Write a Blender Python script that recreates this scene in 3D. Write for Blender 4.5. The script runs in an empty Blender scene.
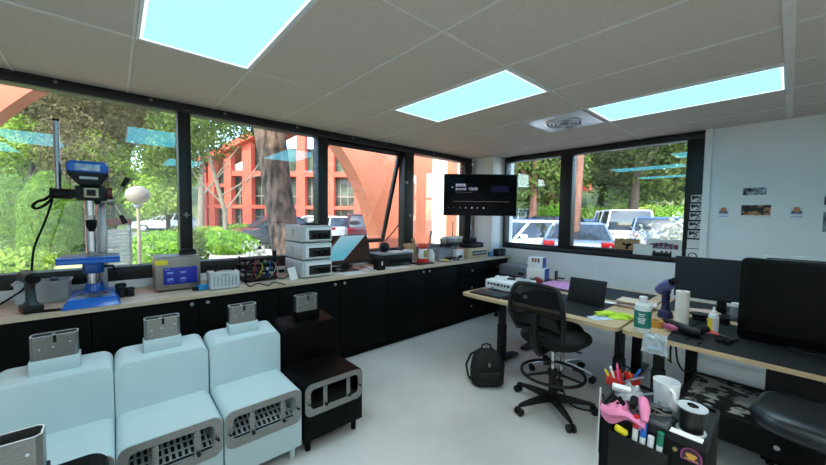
import bpy, bmesh, math, random
import numpy as np
from mathutils import Vector, Matrix, Euler
random.seed(7)
SC = bpy.context.scene
COL = SC.collection
PI = math.pi
H = 1.52            # eye height above the floor
CEIL = 2.485        # suspended ceiling
WX = -3.6           # inner face of the long window wall
WY = 4.81           # inner face of the short window wall
CT = 0.895          # top of the counter
DT = 0.75           # top of the desks
# ------------------------------------------------------------ camera frame
FOC = 334.78
YAW, PITCH, ROLL = -0.84343752, -0.0504784603, 0.0126181
_f = Vector((math.sin(YAW)*math.cos(PITCH), math.cos(YAW)*math.cos(PITCH), math.sin(PITCH)))
_r = Vector((math.cos(YAW), -math.sin(YAW), 0)); _u = _r.cross(_f)
CR = _r*math.cos(ROLL) + _u*math.sin(ROLL); CU = -_r*math.sin(ROLL) + _u*math.cos(ROLL); CF = _f
def ray(px, py):
    return CR*((px-413)/FOC) - CU*((py-232.5)/FOC) + CF
def onz(px, py, z):
    d = ray(px, py); t = (z-H)/d.z; return Vector((d.x*t, d.y*t, z))
def onx(px, py, x):
    d = ray(px, py); t = x/d.x; return Vector((x, d.y*t, H+d.z*t))
def ony(px, py, y):
    d = ray(px, py); t = y/d.y; return Vector((d.x*t, y, H+d.z*t))
def ground_at(px, depth):           # a place outdoors: bearing and distance
    d = ray(px, 217); return Vector((d.x*depth, d.y*depth, 0))
cam_data = bpy.data.cameras.new('camera'); cam = bpy.data.objects.new('camera', cam_data); COL.objects.link(cam)
cam_data.sensor_width = 36; cam_data.lens = FOC/826*36; cam_data.clip_start = 0.02; cam_data.clip_end = 400
m = Matrix((( CR.x, CU.x, -CF.x, 0), (CR.y, CU.y, -CF.y, 0), (CR.z, CU.z, -CF.z, H), (0, 0, 0, 1)))
cam.matrix_world = m; SC.camera = cam
# ------------------------------------------------------------ materials
def lin(c):
    return tuple(((v/255)/12.92 if v/255 <= .04045 else ((v/255+.055)/1.055)**2.4) for v in c)
def node_mat(name):
    mt = bpy.data.materials.new(name); mt.use_nodes = True
    nt = mt.node_tree; nt.nodes.clear()
    out = nt.nodes.new('ShaderNodeOutputMaterial')
    return mt, nt, out
def mat(name, rgb, rough=.5, metal=0, var=.06, scale=12, bump=0, bscale=60, coat=0, spec=.5, rgb2=None, lo=.35, hi=.65, detail=3, stretch=None, trans=0, alpha=1):
    """Principled surface whose colour wanders a little (or towards rgb2) with a noise."""
    mt, nt, out = node_mat(name)
    b = nt.nodes.new('ShaderNodeBsdfPrincipled')
    tc = nt.nodes.new('ShaderNodeTexCoord'); mp = nt.nodes.new('ShaderNodeMapping')
    if stretch: mp.inputs['Scale'].default_value = stretch
    nz = nt.nodes.new('ShaderNodeTexNoise'); nz.inputs['Scale'].default_value = scale; nz.inputs['Detail'].default_value = detail
    rp = nt.nodes.new('ShaderNodeValToRGB')
    c = lin(rgb)
    c1 = tuple(max(0, v*(1-var)) for v in c); c2 = lin(rgb2) if rgb2 else tuple(min(1, v*(1+var)) for v in c)
    if rgb2: c1 = c
    rp.color_ramp.elements[0].position = lo; rp.color_ramp.elements[1].position = hi
    rp.color_ramp.elements[0].color = (*c1, 1); rp.color_ramp.elements[1].color = (*c2, 1)
    L = nt.links.new
    L(tc.outputs['Object'], mp.inputs['Vector']); L(mp.outputs['Vector'], nz.inputs['Vector'])
    L(nz.outputs['Fac'], rp.inputs['Fac']); L(rp.outputs['Color'], b.inputs['Base Color'])
    b.inputs['Roughness'].default_value = rough; b.inputs['Metallic'].default_value = metal
    b.inputs['Coat Weight'].default_value = coat; b.inputs['Specular IOR Level'].default_value = spec
    b.inputs['Transmission Weight'].default_value = trans; b.inputs['Alpha'].default_value = alpha
    if bump:
        n2 = nt.nodes.new('ShaderNodeTexNoise'); n2.inputs['Scale'].default_value = bscale; n2.inputs['Detail'].default_value = 4
        bp = nt.nodes.new('ShaderNodeBump'); bp.inputs['Strength'].default_value = bump; bp.inputs['Distance'].default_value = .01
        L(mp.outputs['Vector'], n2.inputs['Vector']); L(n2.outputs['Fac'], bp.inputs['Height']); L(bp.outputs['Normal'], b.inputs['Normal'])
    L(b.outputs['BSDF'], out.inputs['Surface'])
    return mt
def emit(name, rgb, strength):
    mt, nt, out = node_mat(name)
    e = nt.nodes.new('ShaderNodeEmission'); e.inputs['Strength'].default_value = strength
    tc = nt.nodes.new('ShaderNodeTexCoord'); nz = nt.nodes.new('ShaderNodeTexNoise'); nz.inputs['Scale'].default_value = 3
    rp = nt.nodes.new('ShaderNodeValToRGB'); c = lin(rgb)
    rp.color_ramp.elements[0].color = (*[v*.96 for v in c], 1); rp.color_ramp.elements[1].color = (*c, 1)
    nt.links.new(tc.outputs['Object'], nz.inputs['Vector']); nt.links.new(nz.outputs['Fac'], rp.inputs['Fac'])
    nt.links.new(rp.outputs['Color'], e.inputs['Color']); nt.links.new(e.outputs[0], out.inputs['Surface'])
    return mt
def glass_mat(name, tint=(245, 250, 248), ior=1.5):
    mt, nt, out = node_mat(name)
    t = nt.nodes.new('ShaderNodeBsdfTransparent'); t.inputs['Color'].default_value = (*lin(tint), 1)
    g = nt.nodes.new('ShaderNodeBsdfGlossy'); g.inputs['Roughness'].default_value = .005
    r0 = ((ior-1)/(ior+1))**2
    f = nt.nodes.new('ShaderNodeLayerWeight'); f.inputs['Blend'].default_value = .5      # Schlick's Fresnel on both faces
    pw = nt.nodes.new('ShaderNodeMath'); pw.operation = 'POWER'; pw.inputs[1].default_value = 5
    ma = nt.nodes.new('ShaderNodeMath'); ma.operation = 'MULTIPLY_ADD'; ma.inputs[1].default_value = 1-r0; ma.inputs[2].default_value = r0
    mx = nt.nodes.new('ShaderNodeMixShader')
    nt.links.new(f.outputs['Facing'], pw.inputs[0]); nt.links.new(pw.outputs[0], ma.inputs[0]); nt.links.new(ma.outputs[0], mx.inputs[0]); nt.links.new(t.outputs[0], mx.inputs[1]); nt.links.new(g.outputs[0], mx.inputs[2])
    nt.links.new(mx.outputs[0], out.inputs['Surface'])
    return mt
def leaf_mat(name, dark, light, scale=1.2, transl=.35):
    mt, nt, out = node_mat(name)
    tc = nt.nodes.new('ShaderNodeTexCoord'); nz = nt.nodes.new('ShaderNodeTexNoise'); nz.inputs['Scale'].default_value = scale; nz.inputs['Detail'].default_value = 8
    rp = nt.nodes.new('ShaderNodeValToRGB'); rp.color_ramp.elements[0].position = .32; rp.color_ramp.elements[1].position = .68
    rp.color_ramp.elements[0].color = (*lin(dark), 1); rp.color_ramp.elements[1].color = (*lin(light), 1)
    d = nt.nodes.new('ShaderNodeBsdfDiffuse'); tr = nt.nodes.new('ShaderNodeBsdfTranslucent'); mx = nt.nodes.new('ShaderNodeMixShader'); mx.inputs[0].default_value = transl
    L = nt.links.new
    L(tc.outputs['Object'], nz.inputs['Vector']); L(nz.outputs['Fac'], rp.inputs['Fac']); L(rp.outputs['Color'], d.inputs['Color']); L(rp.outputs['Color'], tr.inputs['Color'])
    L(d.outputs[0], mx.inputs[1]); L(tr.outputs[0], mx.inputs[2]); L(mx.outputs[0], out.inputs['Surface'])
    return mt
# ------------------------------------------------------------ mesh builder
class MB:
    def __init__(s): s.bm = bmesh.new()
    def _bev(s, faces, bev, seg):
        if bev > 0:
            ed = list({e for f in faces for e in f.edges})
            bmesh.ops.bevel(s.bm, geom=ed, offset=bev, segments=seg, profile=.5, affect='EDGES', clamp_overlap=True)
    def box(s, x0, x1, y0, y1, z0, z1, bev=0, mi=0, M=None, seg=2):
        P = [(x0,y0,z0),(x1,y0,z0),(x1,y1,z0),(x0,y1,z0),(x0,y0,z1),(x1,y0,z1),(x1,y1,z1),(x0,y1,z1)]
        return s.hull8(P, bev, mi, M, seg)
    def hull8(s, P, bev=0, mi=0, M=None, seg=2):
        v = [s.bm.verts.new(M @ Vector(p) if M is not None else Vector(p)) for p in P]
        F = [s.bm.faces.new([v[i] for i in q]) for q in ((3,2,1,0),(4,5,6,7),(0,1,5,4),(1,2,6,5),(2,3,7,6),(3,0,4,7))]
        for f in F: f.material_index = mi
        s._bev(F, bev, seg); return s
    def boxc(s, c, size, rot=(0,0,0), bev=0, mi=0, seg=2):
        M = Matrix.Translation(c) @ Euler(rot).to_matrix().to_4x4(); a, b, d = [q/2 for q in size]
        return s.box(-a, a, -b, b, -d, d, bev, mi, M, seg)
    def ring(s, pts): return [s.bm.verts.new(p) for p in pts]
    def skin(s, rings, mi=0, cap=True, closed=True):
        for a, b in zip(rings[:-1], rings[1:]):
            n = len(a)
            for i in range(n if closed else n-1):
                j = (i+1) % n
                try: s.bm.faces.new((a[i], a[j], b[j], b[i])).material_index = mi
                except ValueError: pass
        if cap and closed:
            try:
                s.bm.faces.new(list(reversed(rings[0]))).material_index = mi; s.bm.faces.new(rings[-1]).material_index = mi
            except ValueError: pass
        return s
    def cyl(s, p0, p1, r0, r1=None, n=16, mi=0, cap=True):
        p0, p1 = Vector(p0), Vector(p1); r1 = r0 if r1 is None else r1
        a = (p1-p0).normalized(); u = a.orthogonal().normalized(); w = a.cross(u)
        R = []
        for p, r in ((p0, r0), (p1, r1)):
            R.append(s.ring([p + (u*math.cos(2*PI*i/n) + w*math.sin(2*PI*i/n))*r for i in range(n)]))
        return s.skin(R, mi, cap)
    def lathe(s, prof, c=(0,0,0), n=24, mi=0, M=None):
        c = Vector(c); R = []
        for r, z in prof:
            pts = [Vector((r*math.cos(2*PI*i/n), r*math.sin(2*PI*i/n), z)) for i in range(n)]
            R.append(s.ring([(M @ p if M is not None else p) + c for p in pts]))
        return s.skin(R, mi)
    def tube(s, pts, r, n=8, mi=0):
        pts = [Vector(p) for p in pts]; R = []
        u = None
        for i, p in enumerate(pts):
            t = (pts[min(i+1, len(pts)-1)] - pts[max(i-1, 0)]).normalized()
            u = t.orthogonal().normalized() if u is None else (u - t*u.dot(t)).normalized()
            w = t.cross(u); rr = r[i] if isinstance(r, (list, tuple)) else r
            R.append(s.ring([p + (u*math.cos(2*PI*k/n) + w*math.sin(2*PI*k/n))*rr for k in range(n)]))
        return s.skin(R, mi)
    def torus(s, c, R, r, n=32, k=8, mi=0, M=None):
        c = Vector(c); rings = []
        for i in range(n):
            a = 2*PI*i/n; rg = []
            for j in range(k):
                b = 2*PI*j/k; p = Vector(((R+r*math.cos(b))*math.cos(a), (R+r*math.cos(b))*math.sin(a), r*math.sin(b)))
                rg.append((M @ p if M is not None else p) + c)
            rings.append(s.ring(rg))
        return s.skin(rings + [rings[0]], mi, cap=False)
    def prism(s, poly, a, b, axis='y', bev=0, mi=0, seg=3, M=None):
        """poly in the two other axes (in order x,y,z without axis), swept from a to b along axis."""
        def pt(q, t):
            p = {'x': (t, q[0], q[1]), 'y': (q[0], t, q[1]), 'z': (q[0], q[1], t)}[axis]
            return M @ Vector(p) if M is not None else Vector(p)
        A = s.ring([pt(q, a) for q in poly]); B = s.ring([pt(q, b) for q in poly]); n = len(poly)
        F = [s.bm.faces.new(A), s.bm.faces.new(list(reversed(B)))]
        for i in range(n): F.append(s.bm.faces.new((A[(i+1) % n], A[i], B[i], B[(i+1) % n])))
        for f in F: f.material_index = mi
        s._bev(F, bev, seg); return s
    def ringplate(s, outer, inner, a, b, axis='x', mi=0):
        """a plate with one hole: outer and inner outlines with the same number of points"""
        def pt(q, t): return Vector({'x': (t, q[0], q[1]), 'y': (q[0], t, q[1]), 'z': (q[0], q[1], t)}[axis])
        R = [s.ring([pt(q, t) for q in o]) for o, t in ((outer, a), (outer, b), (inner, b), (inner, a))]
        return s.skin(R + [R[0]], mi, cap=False)
    def ell(s, c, r, n=16, k=10, mi=0, M=None, zmin=-1, zmax=1):
        prof = []
        t0, t1 = math.asin(zmin), math.asin(zmax)
        for i in range(k+1):
            t = t0 + (t1-t0)*i/k; prof.append((max(math.cos(t), .001), math.sin(t)))
        R = []
        for q, z in prof:
            pts = [Vector((q*math.cos(2*PI*i/n)*r[0], q*math.sin(2*PI*i/n)*r[1], z*r[2])) for i in range(n)]
            R.append(s.ring([(M @ p if M is not None else p) + Vector(c) for p in pts]))
        return s.skin(R, mi)
    def grid(s, fn, nu, nv, thick=0, mi=0):
        V = [[s.bm.verts.new(fn(i/nu, j/nv)) for j in range(nv+1)] for i in range(nu+1)]
        F = []
        for i in range(nu):
            for j in range(nv): F.append(s.bm.faces.new((V[i][j], V[i+1][j], V[i+1][j+1], V[i][j+1])))
        for f in F: f.material_index = mi
        if thick:
            s.bm.normal_update()
            bmesh.ops.solidify(s.bm, geom=F, thickness=thick)
        return s
    def mesh(s, name, sharp=.6):
        bm = s.bm; bmesh.ops.recalc_face_normals(bm, faces=bm.faces[:]); bm.normal_update()
        for f in bm.faces: f.smooth = True
        for e in bm.edges:
            if len(e.link_faces) == 2 and e.calc_face_angle(0) > sharp: e.smooth = False
        me = bpy.data.meshes.new(name); bm.to_mesh(me); bm.free(); return me
    def build(s, name, mats, parent=None, label=None, kind=None, sharp=.6):
        me = s.mesh(name, sharp); o = bpy.data.objects.new(name, me)
        for q in (mats if isinstance(mats, (list, tuple)) else [mats]): me.materials.append(q)
        COL.objects.link(o)
        if parent is not None: o.parent = parent
        if label: o['label'] = label
        if kind: o['kind'] = kind
        return o
def rrect(w, h, r, n=5, cx=0, cy=0):
    P = []
    for (sx, sy, a0) in ((1,1,0),(-1,1,PI/2),(-1,-1,PI),(1,-1,1.5*PI)):
        for i in range(n+1):
            a = a0 + PI/2*i/n; P.append((cx + sx*(w/2-r) + r*math.cos(a), cy + sy*(h/2-r) + r*math.sin(a)))
    return P
def tag(o, label, cat, group=None, kind=None):
    o['label'] = label; o['category'] = cat
    if group: o['group'] = group
    if kind: o['kind'] = kind
    return o
def thing(name, label, cat, loc=(0,0,0), rz=0, group=None):
    o = bpy.data.objects.new(name, None); COL.objects.link(o); o.empty_display_size = .1
    o.location = loc; o.rotation_euler = (0, 0, rz)
    return tag(o, label, cat, group)
def one(mb, name, mats, label, cat, loc=(0,0,0), rz=0, group=None, rot=None, sharp=.6):
    o = mb.build(name, mats, sharp=sharp); o.location = loc; o.rotation_euler = rot or (0, 0, rz)
    return tag(o, label, cat, group)
def struct(mb, name, mats, parent=None, sharp=.6):
    return mb.build(name, mats, parent, kind='structure', sharp=sharp)
def copy_tree(o, parent=None, loc=None, rz=None, label=None):
    c = o.copy(); COL.objects.link(c)
    if parent is not None: c.parent = parent
    if loc is not None: c.location = loc
    if rz is not None: c.rotation_euler = (0, 0, rz)
    if label: c['label'] = label
    for ch in [q for q in bpy.data.objects if q.parent is o]: copy_tree(ch, c)
    return c
def text_mesh(body, size, name, material, parent, loc, rot, depth=.0006, align='LEFT', bold=0):
    cu = bpy.data.curves.new('t', 'FONT'); cu.body = body; cu.size = size; cu.extrude = depth; cu.align_x = align; cu.offset = bold
    t = bpy.data.objects.new('t', cu); COL.objects.link(t)
    bpy.context.view_layer.update()
    me = bpy.data.meshes.new_from_object(t.evaluated_get(bpy.context.evaluated_depsgraph_get()))
    bpy.data.objects.remove(t)
    me.name = name; me.materials.clear(); me.materials.append(material)
    o = bpy.data.objects.new(name, me); COL.objects.link(o); o.parent = parent; o.location = loc; o.rotation_euler = rot
    return o
def cable(pts, r=.004, n=6, sub=6):
    """a smooth cable through points (Catmull-Rom)"""
    P = [Vector(p) for p in pts]; Q = []
    for i in range(len(P)-1):
        a, b, c, d = P[max(i-1, 0)], P[i], P[i+1], P[min(i+2, len(P)-1)]
        for k in range(sub):
            t = k/sub
            Q.append(.5*((2*b) + (c-a)*t + (2*a-5*b+4*c-d)*t*t + (3*b-a-3*c+d)*t**3))
    Q.append(P[-1])
    return MB().tube(Q, r, n)
# ------------------------------------------------------------ shared materials
BLACKP = mat('black plastic', (15, 15, 16), .5, var=.15, spec=.35)
BLACKG = mat('glossy black', (10, 10, 12), .12, var=.2, coat=.3)
BLACKM = mat('matt black', (10, 10, 11), .8, var=.2, spec=.25)
DKGREY = mat('dark grey plastic', (52, 55, 58), .5)
POLISH = mat('polished steel edge', (214, 218, 220), .3, .3)
GREYP = mat('grey plastic', (138, 142, 146), .5)
LTGREY = mat('light grey plastic', (188, 192, 194), .45)
WHITEP = mat('white plastic', (226, 228, 228), .4)
STEEL = mat('brushed steel', (150, 150, 148), .38, 1, var=.12, scale=40, stretch=(1, 1, 8))
CHROME = mat('chrome', (215, 217, 220), .12, 1)
ALU = mat('aluminium', (190, 194, 198), .35, 1)
PAPER = mat('white paper', (228, 228, 226), .85, var=.03)
CARD = mat('cardboard', (176, 138, 98), .85, var=.1, scale=30)
WOOD = mat('pale plywood', (190, 165, 127), .5, var=.12, scale=6, stretch=(1, 14, 14), detail=6)
RUBBER = mat('black rubber', (18, 18, 18), .7)
REDP = mat('red plastic', (200, 42, 36), .4)
BLUEP = mat('blue enamel', (22, 98, 190), .3, coat=.2)
YELLOWP = mat('yellow plastic', (232, 214, 40), .45)
CLEAR = glass_mat('clear plastic', (225, 228, 230), 1.4)
WINGLASS = glass_mat('window glass', (247, 251, 249), 1.9)
# ============================================================ THE ROOM
M_FLOOR = mat('poured resin floor', (194, 192, 188), .38, var=.1, scale=1.6, detail=8, spec=.4, bump=.03, bscale=8)
M_WALL = mat('white painted wall', (240, 241, 242), .7, var=.02, scale=3, bump=.03, bscale=120)
M_TILE = mat('mineral ceiling tile', (210, 198, 186), .9, var=.05, scale=90, bump=.12, bscale=160)
M_TBAR = mat('painted ceiling grid', (226, 220, 212), .6, var=.05)
M_FRAME = mat('black window frame', (17, 17, 18), .45, var=.2)
M_LAMP = emit('lamp diffuser', (100, 214, 246), 4.2)
M_LEDGE = emit('lamp bright edge', (236, 252, 255), 1.6)
M_LAMPF = mat('white lamp frame', (230, 234, 236), .5)
BX0, BX1, BY0, BY1 = -3.9, 1.9, -2.7, 5.1      # outer faces of the shell
struct(MB().box(BX0, BX1, BY0, BY1, -.2, 0), 'floor', M_FLOOR)
cl = struct(MB().box(BX0, BX1, BY0, BY1, CEIL, CEIL+.3), 'ceiling', M_TILE)
g = MB()
YL = [.1+.6*k for k in range(-4, 8)]
XL = [-3.649+1.2013*k for k in range(1, 5)]
for y in YL: g.box(WX+.002, 1.6, y-.007, y+.007, CEIL-.006, CEIL+.004)
for x in XL:
    w = .022 if abs(x+.045) < .05 else .007
    g.box(x-w, x+w, BY0+.3, WY-.002, CEIL-.0075, CEIL+.004)
struct(g, 'ceiling_grid', M_TBAR, cl)
# long window wall
w = MB(); w.box(BX0, WX, BY0, WY+.29, 0, .962); w.box(BX0, WX, BY0, -.93, .962, CEIL)
struct(w, 'wall_left', M_WALL)
def window(n, axis, edges, z0, zb, zt, z1, far_in, face, glass):
    """frame with mullions (edges = list of (a,b) spans of bars), glass panes between them"""
    f = MB()
    lo, hi = min(far_in, face), max(far_in, face)
    def bar(a, b, c, d):
        if axis == 'y': f.box(lo, hi, a, b, c, d, .004)
        else: f.box(a, b, lo, hi, c, d, .004)
    bar(edges[0][0], edges[-1][1], z0, zb); bar(edges[0][0], edges[-1][1], zt, z1)
    for a, b in edges: bar(a, b, zb, zt)
    root = struct(f, 'window_%d' % n, M_FRAME)
    for (a, b), (c, d) in zip(edges[:-1], edges[1:]):
        if n == 1 and a > 1.7 and a < 1.8: continue          # this pane sits in the open sash
        p = MB()
        if axis == 'y': p.box(glass-.003, glass+.003, b+.001, c-.001, zb+.001, zt-.001)
        else: p.box(b+.001, c-.001, glass-.003, glass+.003, zb+.001, zt-.001)
        struct(p, 'window_pane', WINGLASS, root)
    return root
EA = [(-.93, -.84), (.43, .524), (1.745, 1.867), (3.035, 3.205), (4.36, 4.515)]
win1 = window(1, 'y', EA, .962, 1.072, 2.405, CEIL-.001, WX-.13, WX+.004, WX-.085)
g = MB()                                      # small round fixings on the frame bars
for y in (-.3, .25, .8, 1.5, 2.2, 2.7, 3.6): g.lathe([(.012, 0), (.012, .006), (.005, .012), (.001, .012)], (WX+.004, y, 2.46), 10, M=Matrix.Rotation(PI/2, 3, 'Y'))
struct(g, 'frame_fixings', STEEL, win1)
g = MB()                                      # star-shaped latches on the mullions
for y, z in ((.477, 1.50), (3.12, 1.52), (3.06, 1.98)):
    g.lathe([(.016, 0), (.016, .01), (.006, .02), (.006, .03), (.001, .03)], (WX+.004, y, z), 10, M=Matrix.Rotation(PI/2, 3, 'Y'))
    g.boxc((WX+.03, y, z), (.012, .05, .01), (0, 0, 0), .003); g.boxc((WX+.03, y, z), (.012, .01, .05), (0, 0, 0), .003)
struct(g, 'window_latch', STEEL, win1)
# the third pane is a top-hung sash pushed open at the bottom
ang = math.atan2(.40, 1.30)
sash = bpy.data.objects.new('sash', None); COL.objects.link(sash); sash.parent = win1
sash.location = (WX-.085, 0, 2.40); sash.rotation_euler = (0, ang, 0); sash['kind'] = 'structure'
s_ = MB(); b0, b1, hh = 1.872, 3.03, 1.335
for a, b, c, d in ((b0, b0+.045, -hh, 0), (b1-.045, b1, -hh, 0), (b0+.045, b1-.045, -hh, -hh+.05), (b0+.045, b1-.045, -.05, 0)): s_.box(-.025, .025, a, b, c, d, .003)
struct(s_, 'sash_frame', M_FRAME, sash)
struct(MB().box(-.003, .003, b0+.046, b1-.046, -hh+.051, -.051), 'window_pane', WINGLASS, sash)
g = MB(); g.tube([(WX-.02, 3.045, 1.50), (WX-.22, 3.038, 1.30), (WX-.42, 3.02, 1.13)], .008, 6)
struct(g, 'sash_stay', M_FRAME, win1)
# short window wall
w = MB(); w.box(WX, 1.7, WY, WY+.29, 0, 1.012); w.box(-.645, 1.7, WY, WY+.29, 1.012, CEIL); w.box(WX, -3.16, WY, WY+.29, 1.012, CEIL)
struct(w, 'wall_back', M_WALL)
EB = [(-3.16, -3.12), (-2.225, -2.055), (-.80, -.645)]
win2 = window(2, 'x', EB, 1.012, 1.075, 2.405, CEIL-.001, WY+.13, WY-.004, WY+.085)
# inner rim steps of the two black frames by the panes
g = MB()
g.box(-2.055, -.80, WY+.03, WY+.10, 1.075, 1.12, .004); g.box(-2.225-.001, -3.12, WY+.03, WY+.10, 1.075, 1.10, .004)
struct(g, 'window_rim', M_FRAME, win2)
g = MB(); g.box(-3.05, -2.80, WY-.03, WY-.006, 2.455, 2.484, .003)
struct(g, 'blind_bracket', BLACKP, win2)
g = MB(); g.box(-.643, -.582, WY-.055, WY, .0, CEIL-.001, .003)
struct(g, 'trim_1', M_WALL)
g = MB(); g.box(-1.735, -1.725, WY-.006, WY, .0, 1.01)
struct(g, 'trim_2', M_WALL)
struct(MB().box(1.6, 1.9, BY0, WY, 0, CEIL), 'wall_right', M_WALL)
struct(MB().box(WX, 1.6, BY0, BY0+.3, 0, CEIL), 'wall_front', M_WALL)
struct(MB().box(WX, -3.18, 4.52, WY, CT, CEIL, .004), 'trim_3', mat('daylit white paint', (248, 248, 246), .6, var=.01))     # square column in the corner, paint lightened to stand for window daylight
g = MB(); g.box(-.58, 1.6, WY-.012, WY, 0, .08, .003); struct(g, 'baseboard_back', M_WALL)
# parapet shelf behind the counter stays the pale wall; ceiling lights
def ceiling_light(cx, y0, label):
    x0, x1 = cx, cx+1.2013
    y1 = y0+.6
    t = thing('ceiling_light', label, 'ceiling light', ((x0+x1)/2, (y0+y1)/2, CEIL-.008), group='recessed ceiling light panels')
    hx, hy = .5915, .291
    g = MB(); g.ringplate(rrect(2*hx, 2*hy, .004, 1), rrect(2*hx-.03, 2*hy-.03, .003, 1), -.004, .007, 'z'); g.build('frame', M_LAMPF, t)
    g = MB(); g.box(-hx+.015, hx-.015, -hy+.015, hy-.015, -.001, .006); g.build('diffuser', M_LAMP, t)
    g = MB(); g.ringplate(rrect(2*hx-.03, 2*hy-.03, .003, 1), rrect(2*hx-.056, 2*hy-.056, .003, 1), -.0025, -.0012, 'z'); g.build('bright_edge', M_LEDGE, t)
    return t
LIGHTS = [(XL[0], .1, 'large bright ceiling light panel nearest the drill press window'),
          (XL[0], 1.9, 'middle ceiling light panel above the window with the open sash'),
          (XL[1], 3.1, 'ceiling light panel on the right towards the white wall'),
          (XL[1], -1.1, 'ceiling light panel overhead, seen only as a reflection in the left window'),
          (XL[2], .7, 'unseen ceiling light panel added for extra light above the right desks'),  # this panel and the next are added outside the view to brighten the far wall
          (XL[2], -1.7, 'unseen ceiling light panel added for extra light behind the camera')]
for cx, y0, lb in LIGHTS: ceiling_light(cx, y0, lb)
# ventilation outlet
t = thing('ceiling_vent', 'square white ceiling vent with round louvred centre between the light panels', 'vent', (-1.557, 3.4, CEIL-.004))
g = MB(); g.box(-.285, .285, -.285, .285, -.006, .003, .002); g.build('plate', mat('vent plate', (225, 225, 222), .3, .85), t)
g = MB()
for r in (.17, .135, .10, .065): g.lathe([(r, -.006), (r+.004, -.020), (r-.010, -.022), (r-.012, -.006)], (0,0,0), 28)
g.build('louvre_rings', mat('white vent rings', (225, 225, 222), .28, .85), t)
g = MB(); g.lathe([(.035, -.006), (.035, -.018), (.001, -.022)], (0,0,0), 20); g.build('centre_cap', GREYP, t)
# light inside the panels, daylight, view
def area(x, y, z, sx, sy, power, col, spread):
    l = bpy.data.lights.new('panel_light', 'AREA'); l.shape = 'RECTANGLE'; l.size = sx; l.size_y = sy
    l.energy = power; l.color = col; l.spread = spread
    o = bpy.data.objects.new('panel_light', l); COL.objects.link(o); o.location = (x, y, z)
    return o
LAMP_W = 7.5
for cx, y0, _ in LIGHTS:
    wide = cx > -.1  # the two added unseen panels shine stronger and wider
    area(cx+.6, y0+.3, CEIL-.016, 1.15, .54, 20 if wide else LAMP_W, (1.0, .93, .86) if wide else (.94, .98, 1.0), math.radians(152 if wide else 134))
sun = bpy.data.lights.new('sun', 'SUN'); sun.energy = 6; sun.angle = math.radians(.6); sun.color = (1, .93, .82)
so = bpy.data.objects.new('sun', sun); COL.objects.link(so)
sd = Vector((.52, -.62, .80)).normalized(); so.rotation_euler = sd.to_track_quat('Z', 'Y').to_euler(); so.location = (10, -12, 16)
wd = bpy.data.worlds.new('sky'); SC.world = wd; wd.use_nodes = True; nt = wd.node_tree; nt.nodes.clear()
sk = nt.nodes.new('ShaderNodeTexSky'); sk.sky_type = 'NISHITA'; sk.sun_disc = False
sk.sun_elevation = math.asin(sd.z); sk.sun_rotation = math.atan2(sd.x, sd.y); sk.altitude = 200
bg = nt.nodes.new('ShaderNodeBackground'); bg.inputs['Strength'].default_value = 1.3; wo = nt.nodes.new('ShaderNodeOutputWorld')
nt.links.new(sk.outputs[0], bg.inputs[0]); nt.links.new(bg.outputs[0], wo.inputs[0])
vs = SC.view_settings; SC.display_settings.display_device = 'sRGB'
vs.view_transform = 'Standard'; vs.look = 'None'; vs.exposure = 0; vs.gamma = 1; vs.use_curve_mapping = False
SC.cycles.use_denoising = True; SC.cycles.max_bounces = 10; SC.cycles.transparent_max_bounces = 24; SC.cycles.diffuse_bounces = 5
SC.cycles.sample_clamp_indirect = 6; SC.cycles.caustics_reflective = False; SC.cycles.caustics_refractive = False
# ============================================================ COUNTER
M_CAB = mat('black cabinet laminate', (5, 5, 5), .6, var=.15, spec=.1)
M_TOP = mat('pale oak worktop', (186, 170, 150), .5, rgb2=(205, 192, 174), scale=3, stretch=(14, 1, 14), detail=6)
M_EDGE = mat('worktop edge band', (196, 178, 152), .5, var=.1, scale=5, stretch=(1, 1, 20))
XD = -2.998
def cabinet(y0, y1, label, drawers=False):
    t = thing('base_cabinet', label, 'cabinet', ((WX+XD)/2, (y0+y1)/2, 0), group='black base cabinets under the counter')
    cx, w = (WX+XD)/2, (y1-y0)/2
    g = MB(); g.box(WX+.005-cx, XD-.02-cx, -w+.001, w-.001, .09, .863, .001); g.build('carcass', M_CAB, t)
    g = MB(); g.box(WX+.05-cx, -3.062-cx, -w+.001, w-.001, .001, .089); g.build('plinth', M_CAB, t)
    def knob(par, y, z):
        k = MB(); k.lathe([(.006, 0), (.006, .012), (.0135, .016), (.0135, .024), (.001, .027)], (XD-cx, y, z), 14, M=Matrix.Rotation(PI/2, 3, 'Y')); k.build('knob', ALU, par)
    if drawers:
        n = 3; hs = [.22, .27, .27]; z = .858
        for h in hs:
            for a, b, kk in ((-w+.003, -.003, -.2), (.003, w-.003, .2)):
                g = MB(); g.box(XD-.019-cx, XD-cx, a, b, z-h+.003, z, .002); d = g.build('drawer', M_CAB, t); knob(d, (a+b)/2, z-h/2)
            z -= h
    else:
        for a, b, ky in ((-w+.002, -.0025, -.05), (.0025, w-.002, .055)):
            g = MB(); g.box(XD-.019-cx, XD-cx, a, b, .094, .858, .002); d = g.build('door', M_CAB, t); knob(d, ky, .826)
    return t
cabinet(-1.34, -.133, 'black base cabinet at the left end of the counter, under the drill press')
cabinet(-.131, 1.070, 'black base cabinet behind the white units, under the grey power supply')
cabinet(1.072, 2.278, 'black two-door base cabinet under the stacked grey devices and the tilted screen')
cabinet(2.280, 3.488, 'black two-door base cabinet under the red-capped white dispenser')
cabinet(3.490, 4.72, 'black drawer cabinet at the far end of the counter by the column', True)
t = thing('worktop', 'long pale wood counter top running under the windows over the black cabinets', 'worktop', (-3.28, 1.7, .865))
g = MB(); g.box(WX+.003+3.28, .296, -3.04, 3.10, 0, .03, .002); g.build('slab', M_TOP, t)
g = MB(); g.box(.2965, .3, -3.04, 3.10, .0005, .0295); g.build('edge_band', M_EDGE, t)
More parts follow.
